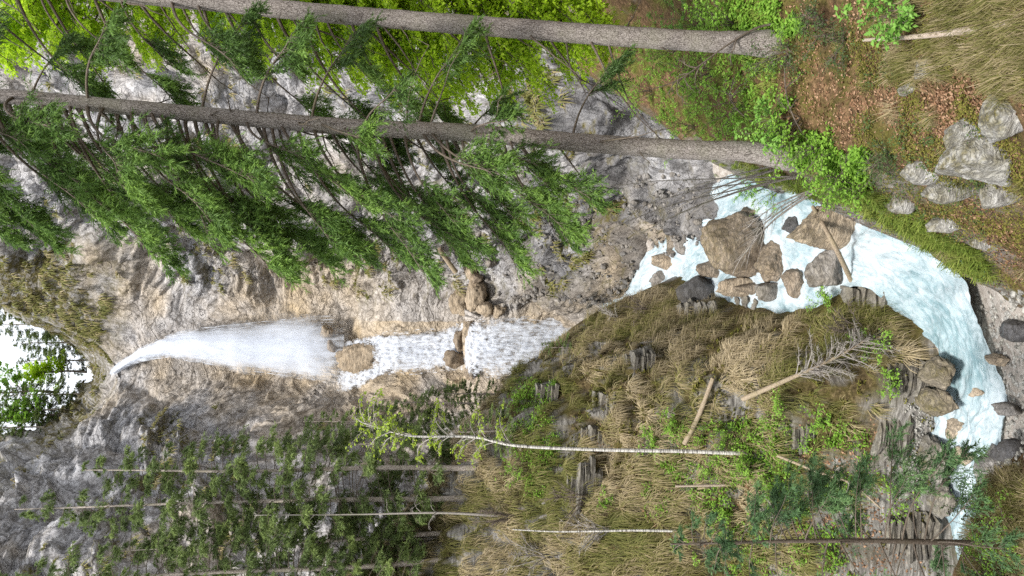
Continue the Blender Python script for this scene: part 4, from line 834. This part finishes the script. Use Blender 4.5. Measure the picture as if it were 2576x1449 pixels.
def rim_tree(label, px, py, Y, h, wdt, mat, seed):
    global rng
    keep_, rng = rng, np.random.default_rng(seed); b = P(px, py, Y); t = thing('broadleaf_tree', label, 'tree', b, 'broad-leaved trees on the rim'); At, Aw, Af = Acc(), Acc(), Acc(); zz_ = np.linspace(-.6, h * .8, 12)
    tube(At, np.stack([.1 * np.sin(zz_), 0 * zz_, zz_], 1), np.interp(zz_, [-.6, h * .8], [.16, .04]), 8)
    for k in range(38):
        th = rng.uniform(0, 6.28); f = rng.uniform(.3, 1); e = np.array([math.cos(th) * wdt * rng.uniform(.3, 1) * math.sin(f * 2.6 + .4), math.sin(th) * wdt * .8, h * f]); p0 = np.array([0, 0, h * f * .7])
        spray(Aw, Af, p0, e, .2, .04, 12, 0, .3, .7, 0, tw=.9, leafn=7)
    obj('trunk', At, M_twig, t); obj('branchwork', Aw, M_twig, t); obj('crown', Af, mat, t); rng = keep_
rim_tree('lime-green tree on the rim just left of the sky notch', 205, 935, 98, 7, 2.6, M_beech, 51)
rim_tree('fresh green tree at the picture edge left of the sky notch', 120, 985, 94, 9, 3.4, M_shr, 52)
rim_tree('dull green bushy tree on the rim above the left cliff', 170, 1045, 90, 8, 3.4, M_shr, 53)

# birch with pale trunk
def stem_tree(name, label, cat, ctrl, r0, r1, mat, twigs, leafmat, lsize, leafn, seed, group=None, Y=None, curl=.3, tl=(.8, 1.8), frac=(.3, 1), updir=.5, sub=6, n=60, sides=9, bright=.5, part='trunk', lie=0, one=False):
    global rng
    keep_, rng = rng, np.random.default_rng(seed)
    base = hit(*ctrl[0]) if Y is None else P(*ctrl[0], Y); pth = [base] + [P(c[0], c[1], base[1] + (c[2] if len(c) > 2 else 0)) for c in ctrl[1:]]
    if lie: pth = [hit(c[0], c[1]) + np.array([0, -.12, lie * (1 + .3 * j)]) for j, c in enumerate(ctrl)]; base = pth[0] - np.array([0, 0, lie])
    pw = path_len(np.array(pth) - base, n)
    t = thing(name, label, cat, base, group); At, Aw, Af = Acc(), Acc(), Acc(); Aw = At if one else Aw; s = np.linspace(0, 1, n); pw[0] -= (pw[1] - pw[0]) * 2; tube(At, pw, r0 + (r1 - r0) * s, sides, bump=.04, seed=seed)
    Tn = nrm(np.gradient(pw, axis=0))
    for k in range(twigs):
        f = rng.uniform(*frac); i = int(f * (n - 1)); th = rng.uniform(0, 6.28); sdv = nrm(np.cross(Tn[i], [math.cos(th), math.sin(th), .3])); d = nrm(sdv + Tn[i] * updir + np.array([0, 0, .2])); L = rng.uniform(*tl) * (1.15 - .6 * f); e = pw[i] + d * L - np.array([0, 0, curl * L])
        spray(Aw, Af, pw[i], e, curl * L, .012 + .009 * L, sub, 0, lsize, .7, 0, tw=.35 * L + .1, start=.25, leafn=leafn, bright=bright, tr_=.012)
    obj(part, At, mat, t); 
    if Aw.n and not one: obj('branchwork', Aw, M_gtwig if mat in (M_birch, M_pale, M_dead, M_gtwig) else M_twig, t)
    if Af.n: obj('crown', Af, leafmat, t)
    rng = keep_; return t
stem_tree('birch_tree', 'slender white-barked birch with sparse yellow-green leaves on the left bank', 'tree', [(1880, 1141), (1717, 1135), (1500, 1131), (1300, 1121), (1190, 1099), (1040, 1097), (965, 1080), (905, 1060, -.3)], .085, .02, M_birch, 46, M_birl, .13, 4, 61, tl=(.9, 2.6), frac=(.42, 1), updir=.55, sub=9, curl=.25)
stem_tree('birch_tree', 'thin leafless pale birch stem left of the white-barked birch', 'tree', [(1725, 1336), (1600, 1334), (1500, 1336), (1394, 1337), (1290, 1332)], .055, .02, M_birch, 0, None, .1, 0, 62, tl=(.5, 1.4), frac=(.3, 1))
stem_tree('dead_tree', 'thin grey dead trunk between the spruces on the left bank', 'tree', [(1250, 1297), (1100, 1290), (900, 1294), (640, 1296)], .07, .02, M_gtwig, 16, None, .1, 0, 63, tl=(.5, 1.3), curl=.4)
stem_tree('dead_tree', 'very thin dead pole near the picture edge below the spruces', 'tree', [(1110, 1355), (1000, 1357), (890, 1358)], .05, .03, M_gtwig, 0, None, .1, 0, 64, tl=(.3, .8))
stem_tree('dead_tree', 'short bleached dead stem standing in the left bank shrubs', 'tree', [(1850, 1220), (1780, 1221), (1700, 1223)], .06, .045, M_pale, 0, None, .1, 0, 65, tl=(.2, .4))
stem_tree('log', 'broken brown log lying in the tussocks right of the birch foot', 'log', [(1740, 1112), (1780, 1040), (1824, 950)], .11, .09, M_dead, 0, None, .1, 0, 66, tl=(.2, .4), sides=12, lie=.3)
stem_tree('fallen_tree', 'fallen bare tree with a broken end and a brush of grey twigs', 'tree', [(1897, 1000), (1990, 965), (2070, 932), (2157, 893), (2230, 855)], .11, .035, M_dead, 60, M_shr, .1, 0, 67, tl=(1.0, 2.6), frac=(.4, 1), sub=16, curl=-.10, updir=1.1, sides=12, lie=.4)
stem_tree('log', 'thin dead log leaning across the broad pale boulder in the stream', 'log', [(2140, 702), (2095, 610, -1.1), (2045, 520, .4)], .10, .075, M_dead, 0, None, .1, 0, 68, Y=28.6, sides=12)
stem_tree('log', 'short broken log lying on the ledge above the lower cascade', 'log', [(1146, 684), (1125, 655, -.5), (1104, 626, -1.2)], .22, .2, M_dead, 0, None, .1, 0, 69, Y=66.5, sides=12)
stem_tree('fallen_tree', 'bleached split fallen trunk lying on the near slope', 'tree', [(2540, 70), (2450, 85), (2330, 100), (2197, 108)], .055, .025, M_pale, 0, None, .1, 0, 70, tl=(.15, .4), sides=10, lie=.12)
stem_tree('log', 'long crooked dead branch lying down the left bank above the young spruce', 'log', [(1990, 1146), (2100, 1190), (2180, 1215), (2260, 1275)], .06, .03, M_dead, 12, None, .1, 0, 71, tl=(.4, 1.2), lie=.35)

# shrubs and saplings
def shrub(label, px, py, h, n, lean, leafmat, lsize, leafn, seed, spread=.6, sub=10, tl=.5, group='leafy shrubs', name='shrub', cat='shrub', wood=None, Y=None, bright=.5, r=.012, sag=.2, tr_=.006):
    global rng
    keep_, rng = rng, np.random.default_rng(seed); b = hit(px, py) if Y is None else P(px, py, Y); t = thing(name, label, cat, b, group); Aw, Af = Acc(), Acc()
    for k in range(n):
        d = nrm(np.array([lean[0], lean[1], 1.0]) + rng.normal(0, spread, 3) * np.array([1, 1, .25])); L = h * rng.uniform(.6, 1.1); st = np.array([rng.normal(0, .06), rng.normal(0, .06), -.05])
        spray(Aw, Af, st, st + d * L, sag * L, r * rng.uniform(.7, 1.2), sub, 0, lsize, .6, 0, tw=tl, start=.25, leafn=leafn, bright=bright, tr_=tr_)
    obj('branchwork', Aw, wood or M_twig, t)
    if Af.n: obj('foliage', Af, leafmat, t)
    rng = keep_
for i, (px, py, h, n, ln, mt, ls, lf, lb, md) in enumerate([
    (1800, 180, 1.6, 9, (-.3, -.2), M_shr, .09, 6, 'leafy shrub between the two spruce trunk feet', .5), (1880, 260, 1.3, 9, (-.5, -.2), M_shr, .09, 6, 'bright green shrub halfway between the spruce feet', .5), (1850, 60, 1.3, 8, (0, -.2), M_shr, .09, 6, 'low green shrub at the picture edge behind the bare spruce trunk', .5),
    (2010, 300, .9, 10, (-.5, -.3), M_shr, .075, 6, 'bright green shrub just right of the drooping spruce foot', .7), (2080, 370, .8, 10, (-.5, -.2), M_shr, .075, 6, 'bright green shrub below the drooping spruce foot', .7), (2130, 420, .8, 10, (-.5, -.2), M_shr, .07, 6, 'bright green shrub lowest on the near slope above the stream', .7),
    (2170, 470, .8, 8, (-.6, 0), M_shr, .07, 5, 'small green shrub hanging over the stream edge', .7), (1960, 480, 1.6, 8, (-.6, -.3), M_shr, .08, 5, 'green shrub overhanging the water above the broad pale boulder', .6), (1980, 130, .7, 8, (-.2, -.2), M_dk, .05, 8, 'dark evergreen bush at the foot of the bare spruce trunk', .8),
    (2120, 110, .6, 9, (-.1, -.3), M_dk, .045, 9, 'dark evergreen heath bush beside the bleached fallen trunk', .9), (2230, 400, .5, 8, (-.3, -.2), M_dk, .045, 9, 'dark evergreen heath clump above the limestone', .9), (2080, 60, .6, 8, (-.1, -.2), M_dk, .045, 8, 'dark little bush at the picture edge above the bleached trunk', .9),
    (1700, 130, 2.0, 9, (-.2, -.1), M_shr, .10, 5, 'pale green shrub on the far slope right of the drooping spruce', .5), (1640, 230, 2.0, 9, (-.3, -.1), M_shr, .10, 5, 'pale green shrub at the brink of the right cliff', .5), (1750, 320, 1.8, 8, (-.4, -.1), M_shr, .09, 5, 'pale green shrub directly behind the drooping spruce trunk', .5), (1580, 90, 2.2, 9, (-.2, 0), M_shr, .11, 5, 'tall pale green shrub below the beech boughs', .5)]):
    shrub(lb, px, py, h, n, ln, mt, ls, lf, 600 + i, spread=md, group='shrubs on the near slope')
for i, (px, py, h, lb) in enumerate([(1930, 470, 2.2, 'mint-green rowan sapling across the foot of the drooping spruce'), (1990, 330, 1.2, 'mint-green rowan sapling right at the drooping spruce foot'), (1760, 60, 2.4, 'mint-green rowan sapling in front of the bare spruce trunk'), (2290, 30, .8, 'mint-green rowan sprig at the picture edge above the fallen trunk')]):
    shrub(lb, px, py, h, 6, (-.2, -.4), M_row, .085, 10, 640 + i, spread=.4, name='rowan_sapling', cat='sapling', group='rowan saplings', sub=12, tl=.28)
for i, (px, py, h, n, ln, lb) in enumerate([(2010, 445, 5.6, 4, (-.22, .25), 'long bare grey shoots arching from the near bank over the rapids'), (2060, 470, 3.0, 4, (-.7, .1), 'shorter bare shoots crossing in front of the broad pale boulder'), (1960, 425, 4.4, 3, (-.35, .4), 'bare forked sapling leaning in front of the right cliff')]):
    shrub(lb, px, py, h, n, ln, M_shr, .05, 0, 660 + i, spread=.2, sub=14, tl=1.3, group='bare shoots over the stream', wood=M_gtwig, r=.03, sag=.25, tr_=.009)
for i, (px, py, h, n, lb) in enumerate([(1990, 1030, 1.3, 9, 'pale leafy bush under the broken end of the fallen tree'), (2080, 1050, 1.0, 8, 'leafy bush on the ledges below the fallen tree'), (2230, 870, 1.3, 8, 'leafy bush among the grey twigs of the fallen tree'), (2260, 960, 1.2, 8, 'leafy bush hanging on the striped bluff over the stream bend'),
     (1850, 1090, 1.4, 10, 'leafy bush at the foot of the white-barked birch'), (1800, 1180, 1.5, 11, 'leafy bush left of the white-barked birch foot'), (1900, 1180, 1.4, 11, 'leafy bush between the birch foot and the young spruce'), (1960, 1220, 1.3, 10, 'leafy bush right beside the top of the young spruce'), (1650, 1110, 1.0, 7, 'small leafy bush right beside the birch trunk'),
     (1700, 1050, 1.0, 8, 'small leafy bush by the broken brown log'), (1330, 1180, 1.6, 10, 'fresh green bush on the ridge left of the birch'), (1550, 1250, 1.1, 7, 'thin leafy bush under the wide layered crag'), (2300, 1240, 1.3, 8, 'leafy bush at the waterline right of the young spruce'), (2090, 760, .9, 7, 'green bush on top of the dark layered promontory'), (1760, 1400, 1.3, 8, 'leafy bush at the picture edge above the young spruce'), (1850, 1310, 1.2, 8, 'leafy bush behind the top of the young spruce')]):
    shrub(lb, px, py, h, n, (0, -.35), M_shr, .10, 5, 700 + i, spread=.7, group='bushes on the left bank', bright=.65)
for i, (px, py, h, n, lb) in enumerate([(1540, 1330, 2.4, 10, 'tangle of bare grey stems behind the thin pale birch'), (1480, 1250, 2.2, 9, 'tangle of bare stems over the wide layered crag'), (1380, 1400, 2.4, 9, 'bare scrub at the picture edge below the spruces'), (1300, 1300, 2.2, 9, 'bare scrub on the ridge behind the grey dead trunk'), (2000, 1320, 2.2, 6, 'bare curved stems rising beside the young spruce'), (1640, 780, 2.0, 8, 'bare brush on the crest right of the tussocks'), (1560, 800, 1.6, 8, 'bare brush on the crest next to the lower cascade'), (2170, 830, 1.6, 10, 'grey bare brush under the fallen tree'), (1150, 980, 2.4, 8, 'bare bush in front of the middle cascade')]):
    shrub(lb, px, py, h, n, (.1, -.2), M_shr, .05, 0, 740 + i, spread=.5, sub=16, tl=.7, group='bare shrubs on the left bank', wood=M_gtwig if i % 2 == 0 else M_twig, r=.034, tr_=.016, Y=None if i != 8 else 52)

# ground cover of fresh herbs
def herbs(regs, n, hf, name, label, mat, L=(.07, .12), hgt=.18):
    A = Acc(); pts = []
    while len(pts) < n:
        a0, a1, b0, b1 = regs[rng.integers(len(regs))]; c = hit(rng.uniform(a0, a1), rng.uniform(b0, b1))
        if fbm(c[None], 1.1, 2, 93)[0] > -.3: pts.append(c)
    q = np.repeat(np.array(pts), 9, 0); m_ = len(q); th = rng.uniform(0, 6.28, m_); el = rng.uniform(-.2, .7, m_)
    d = np.stack([np.cos(th) * np.cos(el), np.sin(th) * np.cos(el), np.sin(el)], 1); q = q + np.stack([rng.normal(0, .05, m_), rng.normal(0, .05, m_), rng.uniform(.02, hgt, m_)], 1); nr = nrm(np.array([0, 0, 1.]) + rng.normal(0, .3, q.shape)); nr = nrm(nr - (nr * d).sum(1, keepdims=True) * d)
    Ls = rng.uniform(*L, m_); leaves(A, q, d, nr, Ls, Ls * .5, .15, rnd=rng.uniform(.2, .9, m_)); tag(obj(name, A, mat), label, kind='stuff')
herbs([(1740, 1960, 60, 380), (1950, 2100, 250, 430), (2080, 2200, 380, 500), (1560, 1760, 60, 330), (1750, 2050, 0, 90)], 1500, HR, 'ground_cover', 'fresh green herbs carpeting the near slope between the trunks', M_shr)
herbs([(1640, 2050, 1060, 1300), (1300, 1420, 950, 1250), (1850, 2200, 1050, 1449)], 2000, HL, 'bank_ground_cover', 'fresh green herbs scattered over the left bank', M_shr, (.08, .15), .5)
# tufts of grass and heath on the rim and ledges of the gorge wall
sel = np.nonzero((Gmoss > .45) & (Gt < 8.9) & (Gt > 1.5)); idx = rng.choice(len(sel[0]), 1700, replace=False); q = Gg[sel[0][idx], sel[1][idx]]; nr = Gn[sel[0][idx], sel[1][idx]]; nr = np.where(nr[:, 2:3] < 0, -nr, nr)
A = Acc(); tussocks(A, q, nr, 16, (.4, .9), .09, rng.uniform(.0, .38, len(q)), .3, .9); o = obj('cliff_grass', A, M_grass); tag(o, 'brownish grass and heath clinging to the ledges and rim of the cliffs', kind='stuff')

# scree on the ramp at the foot of the right cliff and brush on the corner mound
ppx, ppy = proj(Gg.reshape(-1, 3)); ok = np.nonzero((ppx > 1130) & (ppx < 1760) & (ppy > 430) & (ppy < 760) & (ppy < 760 - np.clip((1300 - ppx) / 3, 0, 60)))[0]
pk = Gg.reshape(-1, 3)[rng.choice(ok, 2200)] + rng.normal(0, .12, (2200, 3)); A = Acc(); V0, F0 = ICO[1]
for c in pk:
    r_ = .07 + .22 * rng.uniform() ** 4; A.add(c + V0 * rng.uniform(.7, 1.2, (len(V0), 1)) * r_ * rng.uniform(.6, 1.1, 3), F0, tan=rng.uniform(0, .2))
tag(obj('scree', A, M_grey, smooth=False), 'grey scree strewn over the ramp at the right cliff foot', kind='stuff')
q = np.array([hit(rng.uniform(2430, 2620), rng.uniform(1185, 1500)) for k in range(150)]); A = Acc(); tussocks(A, q, HR.normal(q[:, 0], q[:, 1], .3), 60, (.2, .5), .012, rng.uniform(.0, .6, len(q)), .12, .8)
tag(obj('mound_grass', A, M_grass), 'dark straggly grass on the mound in the lower corner', kind='stuff')
for i, (px, py, lb) in enumerate([(2490, 1260, 'low leafy bush on the mound in the picture corner'), (2540, 1340, 'leafy bush right below the young spruce on the corner mound'), (2500, 1430, 'bush at the very corner of the picture')]):
    shrub(lb, px, py, .8, 8, (0, .1), M_dk if i == 0 else M_shr, .06, 6, 780 + i, spread=.7, group='bushes on the corner mound')

herbs([(1930, 2600, 0, 720), (2150, 2600, 100, 600)], 2600, HR, 'moss_cover', 'olive moss and heath scattered through the near slope', M_moss, (.025, .05), .06)
herbs([(1950, 2300, 0, 560), (2200, 2500, 300, 700)], 500, HR, 'heath_cover', 'dark evergreen heath scattered through the near slope', M_dk, (.03, .055), .16)
litter(5000, (2150, 2600, 200, 720), HR, 'slope_leaf_litter', 'brown dead leaves lying between the limestone and the beach', (.03, .06))
herbs([(1450, 2350, 820, 1449), (1300, 1900, 850, 1200)], 1500, HL, 'bank_moss', 'yellow-green moss cushions on the left bank ledges', M_moss, (.08, .14), .1)

stem_tree('sapling', 'dark mossy bare sapling arching in front of the bare spruce foot', 'sapling', [(1960, 58), (1900, 72), (1820, 120), (1717, 195), (1640, 225)], .03, .008, M_twig, 10, M_shr, .05, 0, 81, tl=(.3, .8), frac=(.4, 1), one=True, part='stem')
stem_tree('sapling', 'thin curved bare sapling rising from the leaf litter beside the drooping spruce', 'sapling', [(2070, 395), (2010, 320), (1980, 245), (1975, 160), (1995, 120)], .02, .007, M_twig, 8, M_shr, .05, 4, 82, tl=(.2, .6), frac=(.4, 1), one=True, part='stem')
stem_tree('sapling', 'slim bare sapling leaning across the green herbs behind the spruce foot', 'sapling', [(1930, 330), (1850, 270), (1845, 200), (1900, 140)], .02, .007, M_twig, 8, M_shr, .06, 3, 83, tl=(.3, .8), frac=(.3, 1), one=True, part='stem')
